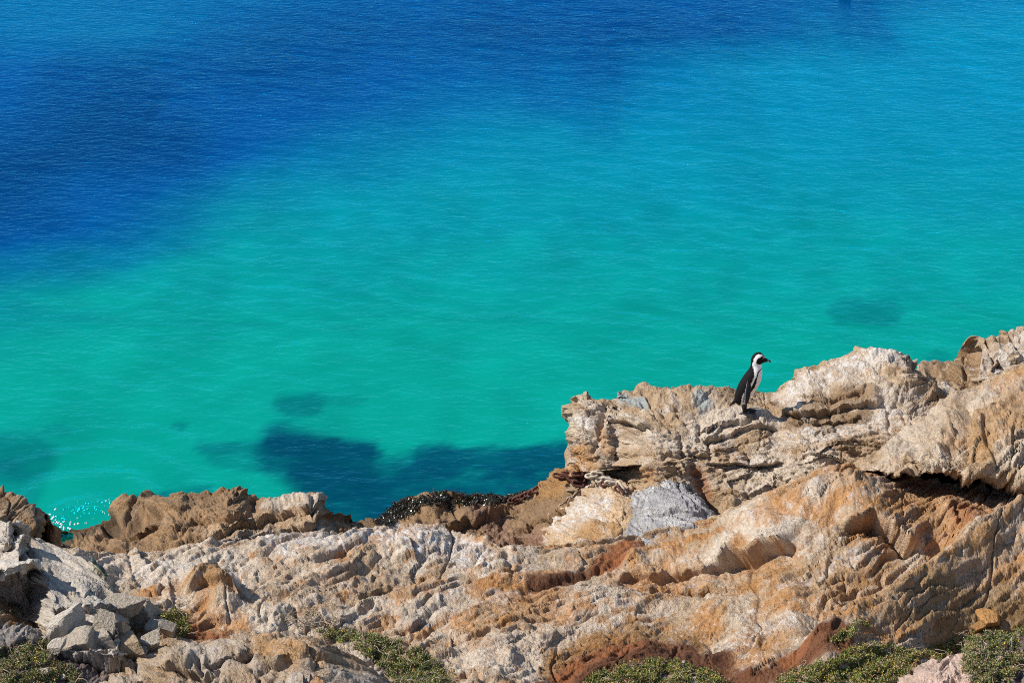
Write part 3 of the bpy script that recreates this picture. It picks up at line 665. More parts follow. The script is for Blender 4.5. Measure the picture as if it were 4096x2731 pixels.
rock_patch("whitened_slab", net, pad_disp(800, 1.4), pad_col(TAN * 1.12, 811, [([(2230, 2060), (2320, 2030), (2400, 2010)], 60, WHITE, 0.8), ([(2330, 2120), (2440, 2100)], 46, OCHRE, 0.7)], 0.6), step=3.4, back=((0.06, -0.05), (0.12, -0.5)), nback=6,
           label="white guano-crusted slab under the pale half of the chain", cat="rock")
net = []
for k in range(6):
    f = (0, 0.12, 0.35, 0.6, 0.85, 1.0)[k]; e = (0, 0.14, 0.4, 0.66, 0.9, 1.05)[k]
    net.append([(2495 - 25 * f, 2000 + 215 * f, 16.62 - 1.2 * e), (2545 - 35 * f, 1952 + 262 * f, 16.5 - 1.15 * e), (2640 - 15 * f, 1920 + 285 * f, 16.45 - 1.1 * e), (2735 + 25 * f, 1915 + 270 * f, 16.45 - 1.05 * e), (2775 + 75 * f, 1935 + 215 * f, 16.45 - 0.95 * e), (2810 + 110 * f, 1985 + 130 * f, 16.5 - 0.85 * e)])
rock_patch("mortar_pad", net, pad_disp(850, 2.0), pad_col(np.array((0.33, 0.315, 0.315)), 861, [([(2540, 1940), (2600, 1925)], 30, WHITE, 0.9), ([(2560, 2080), (2700, 2050)], 50, WHITE, 0.5), ([(2560, 2010)], 40, WHITE, 0.6)], 0.5), step=3.4, back=((0.06, -0.05), (0.12, -0.5)), nback=6,
           label="rough grey pad of old mortar where the chain ends", cat="mortar pad")

# --- left foreground boulders ------------------------------------------------
TX_L = [(-500, -0.3), (200, -0.5), (600, -0.4)]
def soft_disp(seed, tx, ref=570, S=(), **kw):
    a = dict(big=0.10, s1=0.05, s2=0.04, s3=0.02, b1=0.06, b2=0.025, fine=0.006, grow=1.3, ref=ref); a.update(kw)
    def f(px, py):
        return full_disp(px, py, tx, seed, S, **a)
    return f
CHALK = np.array((0.50, 0.44, 0.37))
# --- rock hidden under seaweed at the water's edge
wx_ = [1470, 1515, 1575, 1645, 1735, 1800, 1850, 1930, 2000, 2060, 2120, 2180]
wp_ = [2120, 2098, 2040, 2015, 1996, 1984, 1996, 1986, 1996, 1986, 1980, 1975]
net = []
for f, D in ((0, 18.75), (0.15, 18.65), (0.4, 18.5), (0.7, 18.35), (1.0, 18.2)):
    net.append([(x, p + (2130 - p) * f, D) for x, p in zip(wx_, wp_)])
rock_patch("weedy_rock", net, soft_disp(750, TX_SH, 450, big=0.06, b1=0.10), tan_col(761, [], TX_SH, 450, base=np.array((0.03, 0.028, 0.022)), pale=np.array((0.05, 0.04, 0.03)), stain=np.array((0.03, 0.02, 0.015)), white=0.0), step=4.5,
           label="low dark rock at the water's edge buried under wet seaweed", cat="rock")

# brown boulder at the far left, behind
net = []
for f, g in ((0, 0), (0.1, 0.25), (0.35, 0.5), (0.7, 0.75), (1.0, 1.0)):
    net.append([(x, p + (2330 - p) * f, Dc + (15.0 - Dc) * g) for x, p, Dc in
                [(-500, 1900, 16.4), (-250, 1930, 16.4), (-60, 1960, 16.4), (20, 1985, 16.3), (80, 2022, 16.2), (125, 2045, 16.1), (158, 2068, 16.1), (168 - 4 * f, 2110, 16.4), (150, 2160, 17.2)]])
rock_patch("brown_boulder", net, soft_disp(900, [(0, 0.5), (500, 0.5)], 500, b1=0.12, blocks=0.05, bscale=2.0), tan_col(911, [([(140, 2100), (150, 2160)], 30, BROWN * 0.8, 0.6)], TX_CV, 500, base=DUN, stain=BROWN, white=0.1), step=3.6,
           label="brown boulder at the left edge beside the foaming cove", cat="rock")
# pale sloping rock under the lizard, with a hollow face on its left
lx = [-500, -200, 0, 90, 150, 200, 260, 330, 400, 440, 480]
ltp = [2210, 2200, 2180, 2165, 2168, 2190, 2222, 2260, 2320, 2380, 2440]
lD = [14.0, 14.0, 14.0, 14.0, 13.95, 13.9, 13.8, 13.6, 13.35, 13.15, 12.9]
net = []
for k, f in enumerate((0, 0.12, 0.36, 0.45, 0.62, 0.82, 1.0)):
    row = []
    for x, p, Dc in zip(lx, ltp, lD):
        face = 1 - float(sstep(130, 230, np.array(x + 60 * f)))
        g1 = (0, 0.18, 0.55, 0.62, 0.72, 0.84, 1.0)[k]     # open slope
        g2 = (0, 0.20, 0.36, 0.30, 0.36, 0.42, 0.7)[k]     # hollow face: runs straight down
        g = g1 + (g2 - g1) * face
        row.append((x, p + (2620 - p) * f, Dc + (12.0 - Dc) * g))
    net.append(row)
LS = [('crack', [(150, 2330), (120, 2380)], 18, 0.10), ('lip', [(190, 2430), (280, 2410), (330, 2390)], 14, 0.05), ('lip', [(330, 2420), (400, 2400), (470, 2420)], 20, 0.08), ('crack', [(210, 2260), (280, 2300), (340, 2350), (400, 2400)], 8, 0.03), ('crack', [(130, 2230), (170, 2215)], 7, 0.04)]
base_soft = soft_disp(930, TX_L, 570, LS, b1=0.05, blocks=0.03, bscale=2.5)
rock_patch("pale_slab_rock", net, base_soft, tan_col(931, [([(250, 2210), (330, 2280)], 60, CHALK * 1.15, 0.6)], TX_L, 570, base=CHALK * 0.95, pale=CHALK * 1.15, stain=TAN, white=0.3), step=3.6,
           label="pale sloping rock with a deep shadowed face that the lizard basks on", cat="rock")
# slab blocks overhanging that face
net = []
for k, f in enumerate((0, 0.1, 0.45, 0.62, 0.86, 1.0)):
    gD = (0, 0.12, 0.55, 0.68, 0.70, 0.45)[k]
    net.append([(x, a + (b - a) * f, D0 - gD) for x, a, b, D0 in
                [(-500, 2140, 2360, 13.7), (-200, 2160, 2345, 13.7), (-60, 2200, 2335, 13.7), (20, 2190, 2325, 13.65), (60, 2172, 2312, 13.6), (90, 2178, 2300, 13.6), (112, 2215, 2290, 13.65), (135, 2262, 2300, 13.8), (140, 2290, 2310, 14.1)]])
rock_patch("slab_block", net, soft_disp(950, [(0, -0.1), (500, -0.1)], 600, big=0.05, s1=0.03, s2=0.02, blocks=0.05, bscale=3.0), tan_col(951, [([(20, 2250), (90, 2270)], 50, WHITE, 0.4)], TX_L, 570, base=CHALK, pale=CHALK * 1.2, stain=TAN, white=0.3), step=3.6, back=((0.25, -0.03), (0.5, -0.4)),
           label="white slab block jutting over the shadowed face at the left edge", cat="rock")
net = []
for k, f in enumerate((0, 0.12, 0.5, 0.9, 1.0)):
    net.append([(x, a + (b - a) * f, D0 - (0, 0.1, 0.4, 0.42, 0.2)[k]) for x, a, b, D0 in
                [(-400, 2080, 2200, 14.2), (-150, 2090, 2200, 14.2), (-20, 2100, 2205, 14.2), (20, 2105, 2208, 14.15), (48, 2120, 2200, 14.15), (58, 2145, 2190, 14.3), (60, 2160, 2185, 14.6)]])
rock_patch("upper_slab_block", net, soft_disp(960, [(0, -0.1), (500, -0.1)], 600, big=0.04, s1=0.02, s2=0.02, blocks=0.05, bscale=3.0), tan_col(961, [], TX_L, 570, base=CHALK, pale=CHALK * 1.2, stain=TAN, white=0.25), step=3.6, back=((0.2, -0.03), (0.4, -0.4)),
           label="small pale block topmost of the stacked blocks at the left edge", cat="rock")

# --- grey-tan ridge along the bottom left ---------------------------------------
TX_RG = [(0, 0.2), (700, 0.1), (1100, -0.1), (1600, -0.5)]
RG_S = [('lip', [(640, 2640), (760, 2640), (860, 2660)], 40, 0.10), ('lip', [(820, 2620), (920, 2590), (1010, 2570)], 30, 0.08), ('crack', [(790, 2600), (820, 2660)], 14, 0.07), ('lip', [(1020, 2600), (1150, 2600), (1260, 2640)], 34, 0.08), ('lip', [(560, 2700), (720, 2710), (900, 2720)], 30, 0.08), ('ridge', [(700, 2610), (760, 2600)], 34, 0.06)]
rg_base = soft_disp(1000, TX_RG, 620, RG_S, big=0.12, s1=0.10, s2=0.07, s3=0.035, b1=0.09, b2=0.035, blocks=0.05, bscale=2.4)
gx = [170, 250, 320, 395, 495, 570, 646, 740, 850, 1030, 1160, 1270, 1385, 1505, 1600, 1680]
gp = [2790, 2770, 2731, 2684, 2640, 2625, 2568, 2560, 2545, 2526, 2514, 2532, 2590, 2655, 2735, 2800]
net = []
for f, g in ((0, 0), (0.1, 0.14), (0.4, 0.45), (1.0, 1.0)):
    net.append([(x, p + (2990 - p) * f, 12.05 + (10.4 - 12.05) * g) for x, p in zip(gx, gp)])
rock_patch("grey_ridge", net, rg_base, tan_col(1021, [([(1050, 2540), (1250, 2580), (1300, 2620)], 50, OCHRE * 1.1, 0.6), ([(1270, 2725)], 24, ORANGE, 0.8)], TX_RG, 620, base=TAN * 0.95, pale=GREY * 1.25, stain=TAN * 0.8, white=0.12), step=3.6, back=((0.2, -0.1), (0.4, -0.8)),
           label="rough grey-tan ridge along the bottom left below the main slope", cat="rock")

# --- pink rocks bottom right ------------------------------------------------------
TX_PK = [(3400, 0.5), (4600, 0.4)]
hx = [3480, 3545, 3634, 3718, 3802, 3870, 3890, 3945, 4010, 4096, 4250, 4600]
hp = [2780, 2735, 2682, 2642, 2636, 2604, 2566, 2548, 2545, 2540, 2520, 2490]
net = []
for f, g in ((0, 0), (0.12, 0.2), (0.45, 0.5), (1.0, 1.0)):
    net.append([(x, p + (2990 - p) * f, 11.75 + (10.3 - 11.75) * g) for x, p in zip(hx, hp)])
rock_patch("pink_rock", net, soft_disp(1100, TX_PK, 620, big=0.08, s1=0.08, s2=0.06, s3=0.03, b1=0.09, b2=0.03), tan_col(1121, [([(3980, 2640), (4096, 2620)], 110, SOIL, 0.95), ([(3920, 2720), (4096, 2731)], 70, SOIL, 0.95)], TX_PK, 620, base=PINK, pale=PINK * 1.12, stain=TAN * 0.8, white=0.15), step=3.6, back=((0.15, -0.1), (0.3, -0.6)),
           label="pinkish crumbly rock between the green mats in the bottom right corner", cat="rock")
# --- dark soil in the bottom left corner
net = []
for f, g in ((0, 0), (0.15, 0.2), (0.5, 0.55), (1.0, 1.0)):
    net.append([(x, p + (2990 - p) * f, 12.25 + (10.5 - 12.25) * g) for x, p in zip((-500, -200, 0, 100, 200, 330, 450, 560), (2440, 2480, 2510, 2535, 2570, 2610, 2650, 2690))])
rock_patch("soil_bank", net, soft_disp(1200, TX_PK, 620, big=0.06, s1=0.03, s2=0.03, s3=0.02, b1=0.05, b2=0.03), tan_col(1221, [([(-100, 2500), (120, 2510), (200, 2530)], 50, GREY, 0.8)], TX_PK, 620, base=SOIL, pale=SOIL * 1.5, stain=SOIL * 0.8, white=0.12), step=3.6, kind="structure")

# ------------------------------------------------------------------ where the ground is, seen from the camera
_P = np.concatenate([a for a, b in ZB]); _N = np.concatenate([b for a, b in ZB])
_px, _py, _dep = proj(_P)
CELL = 4.0; GW, GH = 1060, 720
_ix = np.floor(_px / CELL).astype(int) + 16; _iy = np.floor(_py / CELL).astype(int) + 16
_ok = (_ix >= 0) & (_ix < GW) & (_iy >= 0) & (_iy < GH)
_id = np.nonzero(_ok)[0]; _id = _id[np.argsort(-_dep[_id], kind='stable')]
ZBUF = np.full((GH, GW), -1, dtype=np.int64); ZBUF[_iy[_id], _ix[_id]] = _id
def surf(px, py):
    """nearest visible rock point (and its normal) on the sight line of a photo pixel"""
    cx = int(px // CELL) + 16; cy_ = int(py // CELL) + 16
    for r in range(0, 14):
        w = ZBUF[max(0, cy_ - r):cy_ + r + 1, max(0, cx - r):cx + r + 1].ravel(); w = w[w >= 0]
        if len(w):
            k = w[np.argmin((_px[w] - px) ** 2 + (_py[w] - py) ** 2)]
            n = _N[k]
            return _P[k].copy(), n / (np.linalg.norm(n) + 1e-9)
    return at_z(px, py, 1.0), np.array((0, 0, 1.0))
def surf_many(px, py):
    cx = np.clip((px // CELL).astype(int) + 16, 0, GW - 1); cy_ = np.clip((py // CELL).astype(int) + 16, 0, GH - 1)
    k = ZBUF[cy_, cx]
    for dx, dy in ((1, 0), (-1, 0), (0, 1), (0, -1), (2, 0), (-2, 0), (0, 2), (0, -2)):
        q = ZBUF[np.clip(cy_ + dy, 0, GH - 1), np.clip(cx + dx, 0, GW - 1)]; k = np.where(k < 0, q, k)
    ok = k >= 0
    return _P[k], _N[k], ok
def inpoly(px, py, poly):
    n = len(poly); c = np.zeros(np.shape(px), bool); j = n - 1
    for i in range(n):
        xi, yi = poly[i]; xj, yj = poly[j]
        c ^= ((yi > py) != (yj > py)) & (px < (xj - xi) * (py - yi) / (yj - yi + 1e-12) + xi); j = i
    return c
def empty(name, loc, **tags):
    o = link(name, None, **tags); o.location = loc; return o
def tube(pts, rad, seg=8, flat=None, cap=True):
    """rings along a polyline; flat = list of (sx, sy) scales per ring"""
    pts = np.asarray(pts, float); n = len(pts); V = []
    up0 = np.array((0.13, 0.21, 1.0))
    for i in range(n):
        d = pts[min(i + 1, n - 1)] - pts[max(i - 1, 0)]; d /= np.linalg.norm(d) + 1e-12
        a = np.cross(d, up0); a /= np.linalg.norm(a) + 1e-12; b = np.cross(a, d)
        r = rad[i] if np.ndim(rad) else rad
        fx, fy = flat[i] if flat is not None else (1, 1)
        for k in range(seg):
            th = math.tau * k / seg
            V.append(pts[i] + r * (fx * math.cos(th) * a + fy * math.sin(th) * b))
    V = np.array(V); F = []
    for i in range(n - 1):
        for k in range(seg):
            k2 = (k + 1) % seg
            F.append((i * seg + k, i * seg + k2, (i + 1) * seg + k2, (i + 1) * seg + k))
    if cap:
        V = np.concatenate([V, pts[:1], pts[-1:]]); c0, c1 = len(V) - 2, len(V) - 1
        for k in range(seg):
            k2 = (k + 1) % seg
            F.append((c0, k2, k, k)); F.append((c1, (n - 1) * seg + k, (n - 1) * seg + k2, (n - 1) * seg + k2))
    return V, F
def poly_mesh(name, V, F, mat, colors=None, smooth=True):
    me = bpy.data.meshes.new(name)
    me.from_pydata([tuple(v) for v in V], [], [tuple(dict.fromkeys(int(i) for i in f)) for f in F])
    me.polygons.foreach_set("use_smooth", np.full(len(me.polygons), smooth, dtype=bool))
    if colors is not None:
        a = me.color_attributes.new("Col", 'FLOAT_COLOR', 'POINT'); c = np.ones((len(V), 4), np.float32); c[:, :3] = colors
        a.data.foreach_set("color", c.ravel())
    me.materials.append(mat); me.update(); return me

# ------------------------------------------------------------------ the penguin
def make_penguin():
    G, _ = surf(2982, 1646); dep = proj(G)[2]
    k = 0.2551 * float(dep) / FPX
    def L(u, v): return np.array(((u - 700) * k, (1128 - v) * k / 0.905))
    root = empty("penguin", tuple(G), label="black and white penguin standing in profile on the outcrop, facing right", cat="penguin")
    root.rotation_euler = (0, 0, R(7))
    S = [((575, 1010), (660, 1035), 30), ((522, 965), (705, 1000), 66), ((508, 885), (752, 918), 96), ((532, 780), (818, 815), 114), ((568, 690), (876, 718), 124),
         ((614, 610), (914, 625), 124), ((662, 540), (924, 545), 112), ((710, 478), (922, 475), 92), ((735, 425), (918, 425), 74), ((740, 388), (904, 390), 66), ((737, 350), (925, 372), 69),
         ((741, 310), (962, 345), 73), ((756, 270), (965, 302), 70), ((786, 235), (945, 266), 58), ((825, 215), (914, 238), 36), ((862, 208), (882, 213), 8)]
    ctl = np.array([[*L(*b), *L(*f), w * k] for b, f, w in S])
    ctl = catmull(ctl, [9] * (len(S) - 1)); seg = 72
    th = np.arange(seg) * math.tau / seg; V = []
    for bx, bz, fx, fz, w in ctl:
        c = np.array(((bx + fx) / 2, (bz + fz) / 2)); h = np.array(((fx - bx) / 2, (fz - bz) / 2))
        q = np.cos(th)[:, None] * h + c
        V.append(np.stack([q[:, 0], w * np.sin(th), q[:, 1]], 1))
    V = np.concatenate(V); n = len(ctl)
    F = [(i * seg + j, i * seg + (j + 1) % seg, (i + 1) * seg + (j + 1) % seg, (i + 1) * seg + j) for i in range(n - 1) for j in range(seg)]
    F += [tuple(range(seg))[::-1], tuple((n - 1) * seg + j for j in range(seg))]
    u = V[:, 0] / k + 700; v = 1128 - V[:, 2] * 0.905 / k
    wob = 5 * np.array([math.sin(a * 0.21) + math.sin(b * 0.33) for a, b in zip(u, v)])
    BLK = np.array((0.009, 0.008, 0.008)); WHT = np.array((0.88, 0.87, 0.85)); CRM = np.array((0.86, 0.81, 0.72))
    C = np.tile(WHT, (len(V), 1)); cr = sstep(430, 700, v)[:, None]; C = C * (1 - cr) + CRM * cr
    ub = np.interp(v, [200, 235, 300, 380, 430, 500, 545, 600, 650, 700, 750, 850, 950, 1010], [860, 795, 758, 758, 768, 783, 772, 758, 720, 660, 630, 607, 594, 592])
    C[u + wob < ub] = BLK
    crown = [(735, 340), (750, 260), (800, 215), (860, 190), (925, 205), (975, 285), (945, 268), (925, 250), (890, 232), (845, 224), (800, 243), (772, 290), (760, 350)]
    mask = [(882, 262), (892, 247), (905, 262), (925, 285), (960, 292), (1010, 310), (1010, 352), (965, 364), (910, 376), (850, 374), (806, 352), (808, 312), (832, 276), (860, 270)]
    C[inpoly(u, v, crown)] = BLK; C[inpoly(u, v, mask)] = BLK
    C[inpoly(u, v, [(895, 245), (925, 250), (952, 275), (950, 292), (925, 285), (905, 265)])] = np.array((0.42, 0.27, 0.23))
    band = [(925, 436), (880, 455), (845, 478), (826, 520), (806, 580), (785, 640), (762, 700), (738, 760)]
    bw = np.interp(v, [436, 480, 560, 640, 700, 770], [7, 9, 13, 26, 30, 12])
    C[polydist(u, v, band) < bw] = BLK
    C[(polydist(u, v, [(640, 720), (636, 820), (628, 930)]) < 7)] = BLK
    link("body", poly_mesh("penguin_body", V, F, M_FUR, C), root)
    # tail
    tp = [L(560, 915), L(520, 950), L(480, 985), L(445, 1012), L(425, 1022)]
    tv, tf = tube([(a, 0, b) for a, b in tp], [62 * k, 52 * k, 38 * k, 24 * k, 8 * k], 14, [(0.9, 0.8), (0.9, 0.6), (0.9, 0.5), (0.9, 0.4), (0.9, 0.3)])
    link("tail", poly_mesh("penguin_tail", tv, tf, M_FUR, np.tile(BLK, (len(tv), 1))), root)
    # bill
    bs = [(940, 292, 372, 34), (965, 302, 368, 27), (990, 314, 365, 21), (1014, 326, 365, 17), (1034, 332, 370, 15), (1049, 345, 374, 9), (1056, 360, 373, 3)]
    bv = []
    for uu, v0, v1, w in bs:
        for j in range(16):
            a = math.tau * j / 16; x, z = L(uu, (v0 + v1) / 2 - math.cos(a) * (v1 - v0) / 2); bv.append((x, w * k * math.sin(a), z))
    bf = [(i * 16 + j, i * 16 + (j + 1) % 16, (i + 1) * 16 + (j + 1) % 16, (i + 1) * 16 + j) for i in range(6) for j in range(16)] + [tuple(range(16)), tuple(96 + j for j in range(16))[::-1]]
    bc = np.tile(np.array((0.02, 0.018, 0.018)), (len(bv), 1)); bc[48:64] = (0.33, 0.33, 0.36); bc[64:72] = (0.2, 0.2, 0.22)
    link("bill", poly_mesh("penguin_bill", bv, bf, M_FUR, bc), root)
    M_EYE = plain_mat("bird_eye", (0.03, 0.015, 0.012), 0.15, 0.6)
    for sgn in (-1, 1):
        x, z = L(906, 288)
        ev, ef = tube([(x, sgn * (62 - 3) * k, z), (x, sgn * 68 * k, z), (x, sgn * 71 * k, z)], [9 * k, 9 * k, 4 * k], 10)
        link("eye", poly_mesh("penguin_eye", ev, ef, M_EYE), root)
        # flipper
        fl = [(705, 590, 26), (698, 640, 38), (690, 720, 43), (686, 800, 40), (680, 880, 33), (670, 940, 20), (660, 974, 6)]
        yo = [96, 116, 128, 130, 126, 118, 112]; fv = []
        for (uu, vv, hw), y in zip(fl, yo):
            for j in range(14):
                a = math.tau * j / 14; x, z = L(uu + hw * math.cos(a), vv); fv.append((x, sgn * (y + 9 * math.sin(a)) * k, z))
        ff = [(i * 14 + j, i * 14 + (j + 1) % 14, (i + 1) * 14 + (j + 1) % 14, (i + 1) * 14 + j) for i in range(6) for j in range(14)] + [tuple(range(14)), tuple(84 + j for j in range(14))[::-1]]
        fc = np.tile(np.array((0.028, 0.030, 0.036)), (len(fv), 1)); fc[7::14] = (0.10, 0.09, 0.09)
        fc[21:22] = (0.5, 0.48, 0.45); fc[35:36] = (0.4, 0.38, 0.36)
        link("flipper", poly_mesh("penguin_flipper", fv, ff, M_FUR, fc), root)
        # leg and webbed foot
        y0 = sgn * 48 * k; hx, hz = L(655, 985); gx, gz = L(668 if sgn < 0 else 690, 1100)
        lv, lf = tube([(hx, y0, hz), ((hx + gx) / 2, y0, (hz + gz) / 2), (gx, y0 * 1.05, 0.012)], [44 * k, 38 * k, 30 * k], 12)
        lg = link("leg", poly_mesh("penguin_leg", lv, lf, M_FUR, np.tile(np.array((0.022, 0.018, 0.018)), (len(lv), 1))), root)
        ang = R(-22 if sgn < 0 else 2)
        out = [(-0.018, 0.0), (-0.012, 0.014), (0.03, 0.020), (0.078, 0.040), (0.088, 0.034), (0.076, 0.018), (0.100, 0.006), (0.104, -0.002), (0.098, -0.008), (0.074, -0.018), (0.084, -0.034), (0.074, -0.040), (0.03, -0.020), (-0.012, -0.014)]
        fv = []
        for zz, sc in ((0.0, 1.0), (0.012, 0.86)):
            for (a, b) in out:
                x = a * sc * 1.2; y = b * sc * 1.25; fv.append((gx + x * math.cos(ang) - y * math.sin(ang), y0 * 1.05 + x * math.sin(ang) + y * math.cos(ang), zz + (0.012 if zz and a < 0.02 else 0) - 0.004 - 0.10 * max(0, x) * (1 if sgn < 0 else 0.3)))
        m = len(out); ff = [tuple(range(m))[::-1], tuple(range(m, 2 * m))] + [(i, (i + 1) % m, m + (i + 1) % m, m + i) for i in range(m)]
        link("foot", poly_mesh("penguin_foot", fv, ff, M_FUR, np.tile(np.array((0.03, 0.027, 0.03)), (len(fv), 1)), smooth=False), lg)
make_penguin()

# ------------------------------------------------------------------ the lizard
def make_lizard():
    path = [(364, 2236, 4), (370, 2240, 8), (377, 2246, 9), (381, 2254, 7), (387, 2262, 10), (396, 2268, 12), (405, 2276, 12), (413, 2286, 10), (418, 2294, 8.5), (421, 2302, 7.5), (425, 2314, 6.0), (427, 2326, 4.2), (427, 2338, 1.5)]
    Ds = np.array([surf(p[0], p[1] + 8)[0][1] for p in path]); D = float(np.min(Ds[3:10])) - 0.07
    base = at(405, 2290, D); root = empty("lizard", tuple(base), label="small olive and dark striped lizard basking on the pale rock at left", cat="lizard")
    Dl = np.linspace(D + 0.05, D - 0.02, len(path))
    P = np.array([at(p[0], p[1], d) - base for p, d in zip(path, Dl)]); mpp = float(proj(base)[2]) / FPX
    rad = np.array([p[2] for p in path]) * mpp * 1.15
    n_each = [4] * (len(path) - 1); P2 = catmull(P, n_each); r2 = catmull(rad[:, None], n_each)[:, 0]
    V, F = tube(P2, r2, 14, [(1.0, 0.8)] * len(P2)); C = np.zeros((len(V), 3))
    for i in range(len(P2)):
        f = i / (len(P2) - 1)
        for j in range(14):
            q = V[i * 14 + j] - P2[i]
            top = q[2] / (r2[i] + 1e-9); lft = -q[0] / (r2[i] + 1e-9)
            c = np.array((0.035, 0.045, 0.04)) if top > 0.25 else np.array((0.26, 0.20, 0.05))
            if 0.12 < top <= 0.32: c = np.array((0.32, 0.36, 0.26))
            if f < 0.26: c = np.array((0.04, 0.065, 0.06)) if top > -0.2 else np.array((0.16, 0.24, 0.17))
            if f > 0.64 and (i // 2) % 2 == 0: c = np.array((0.36, 0.31, 0.14))
            elif f > 0.64: c = c * 0.7
            C[i * 14 + j] = c
    C[-2] = (0.05, 0.06, 0.05); C[-1] = (0.1, 0.08, 0.05)
    link("body", poly_mesh("lizard_body", V, F, M_SKINN, C), root)
    for (a, ex, ey, tx, ty) in ((16, -9, 12, -13, 20), (16, 12, 8, 20, 14), (26, -10, 14, -18, 26), (27, 13, 10, 20, 18)):
        p0 = P2[a]; p1 = p0 + mpp * np.array((ex, -4, -ey * 0.8)); p2 = p0 + mpp * np.array((tx, -8, -ty)); p3 = p2 + mpp * np.array((-5, -3, -1))
        v, f = tube([p0, p1, p2, p3], [4.2 * mpp, 3.2 * mpp, 2.4 * mpp, 1.6 * mpp], 8)
        link("leg", poly_mesh("lizard_leg", v, f, M_SKINN, np.tile(np.array((0.12, 0.14, 0.07)), (len(v), 1))), root)
make_lizard()

# ------------------------------------------------------------------ the rusty chain
M_RUST = plain_mat("rusted_iron", (0.085, 0.028, 0.018), 0.75, 0.4, 0.5, 90, 0.8)
M_CRUST = plain_mat("guano_crusted_iron", (0.50, 0.42, 0.33), 0.9, 0.2, 0.35, 70, 0.8)
def link_mesh(name, Ls, Wd, r, mat):
    path = []
    n = 20
    for i in range(n):
        a = math.tau * i / n; x = math.cos(a) * Wd + (Ls if math.cos(a) > 0 else -Ls); path.append((x, math.sin(a) * Wd, 0))
    V = []; seg = 7
    for i in range(n):
        p = np.array(path[i]); d = np.array(path[(i + 1) % n]) - np.array(path[i - 1]); d /= np.linalg.norm(d)
        a = np.array((d[1], -d[0], 0)); b = np.array((0, 0, 1.0))
        for k in range(seg):
            t = math.tau * k / seg; V.append(p + r * (math.cos(t) * a + math.sin(t) * b))
    F = [(i * seg + k, i * seg + (k + 1) % seg, ((i + 1) % n) * seg + (k + 1) % seg, ((i + 1) % n) * seg + k) for i in range(n) for k in range(seg)]
    return poly_mesh(name, V, F, mat)
def make_chain():
    g0, _ = surf(2365, 1908)
    root = empty("mooring_chain", tuple(g0), label="heavy chain over the rocks, rusty dark links then pale crusted ones", cat="chain")
    mr = link_mesh("chain_link_rusty", 0.031, 0.025, 0.013, M_RUST); mc = link_mesh("chain_link_crusted", 0.031, 0.025, 0.013, M_CRUST)
    rnd_ = random.Random(4)
    A = [(2236, 1903), (2259, 1908), (2277, 1895), (2293, 1908), (2312, 1896), (2326, 1908), (2346, 1897), (2300, 1918), (2318, 1924), (2336, 1916), (2313, 1934), (2268, 1900), (2285, 1916)]
    B = [(2366, 1901), (2389, 1897), (2398, 1907), (2384, 1914), (2416, 1912), (2430, 1919), (2446, 1922), (2426, 1934), (2444, 1932), (2461, 1940), (2482, 1946), (2470, 1954), (2477, 1964)]
    T = [(2054, 1998), (2070, 1992), (2086, 1985), (2102, 1979), (2118, 1972), (2134, 1963), (2150, 1955), (2098, 1988), (2130, 1972), (2166, 1944), (2180, 1934), (2196, 1926), (2214, 1914)]
    def put(L, mesh, mesh2=None, frac=0.0, clamp=99.0):
        for i, (px, py) in enumerate(L):
            P, N = surf(px, py); nx = L[min(i + 1, len(L) - 1)]; pv = L[max(i - 1, 0)]
            ang = math.atan2(-(nx[1] - pv[1]), (nx[0] - pv[0]) + 1e-6)
            o = link("link", mesh2 if (mesh2 and rnd_.random() < frac) else mesh, root)
            P = at(px, py, min(P[1], clamp) - 0.03)
            o.location = tuple(P - g0)
            roll = (R(62) if i % 2 else R(-18)) + rnd_.uniform(-0.3, 0.3)
            o.rotation_euler = (Matrix.Rotation(R(40), 3, 'X') @ Matrix.Rotation(ang, 3, 'Z') @ Matrix.Rotation(roll, 3, 'X')).to_euler()
    put(A, mr, clamp=17.55); put(B[:7], mc, clamp=16.93); put(B[7:], mc, mr, 0.5, clamp=16.8); put(T, mr, clamp=18.3)
make_chain()

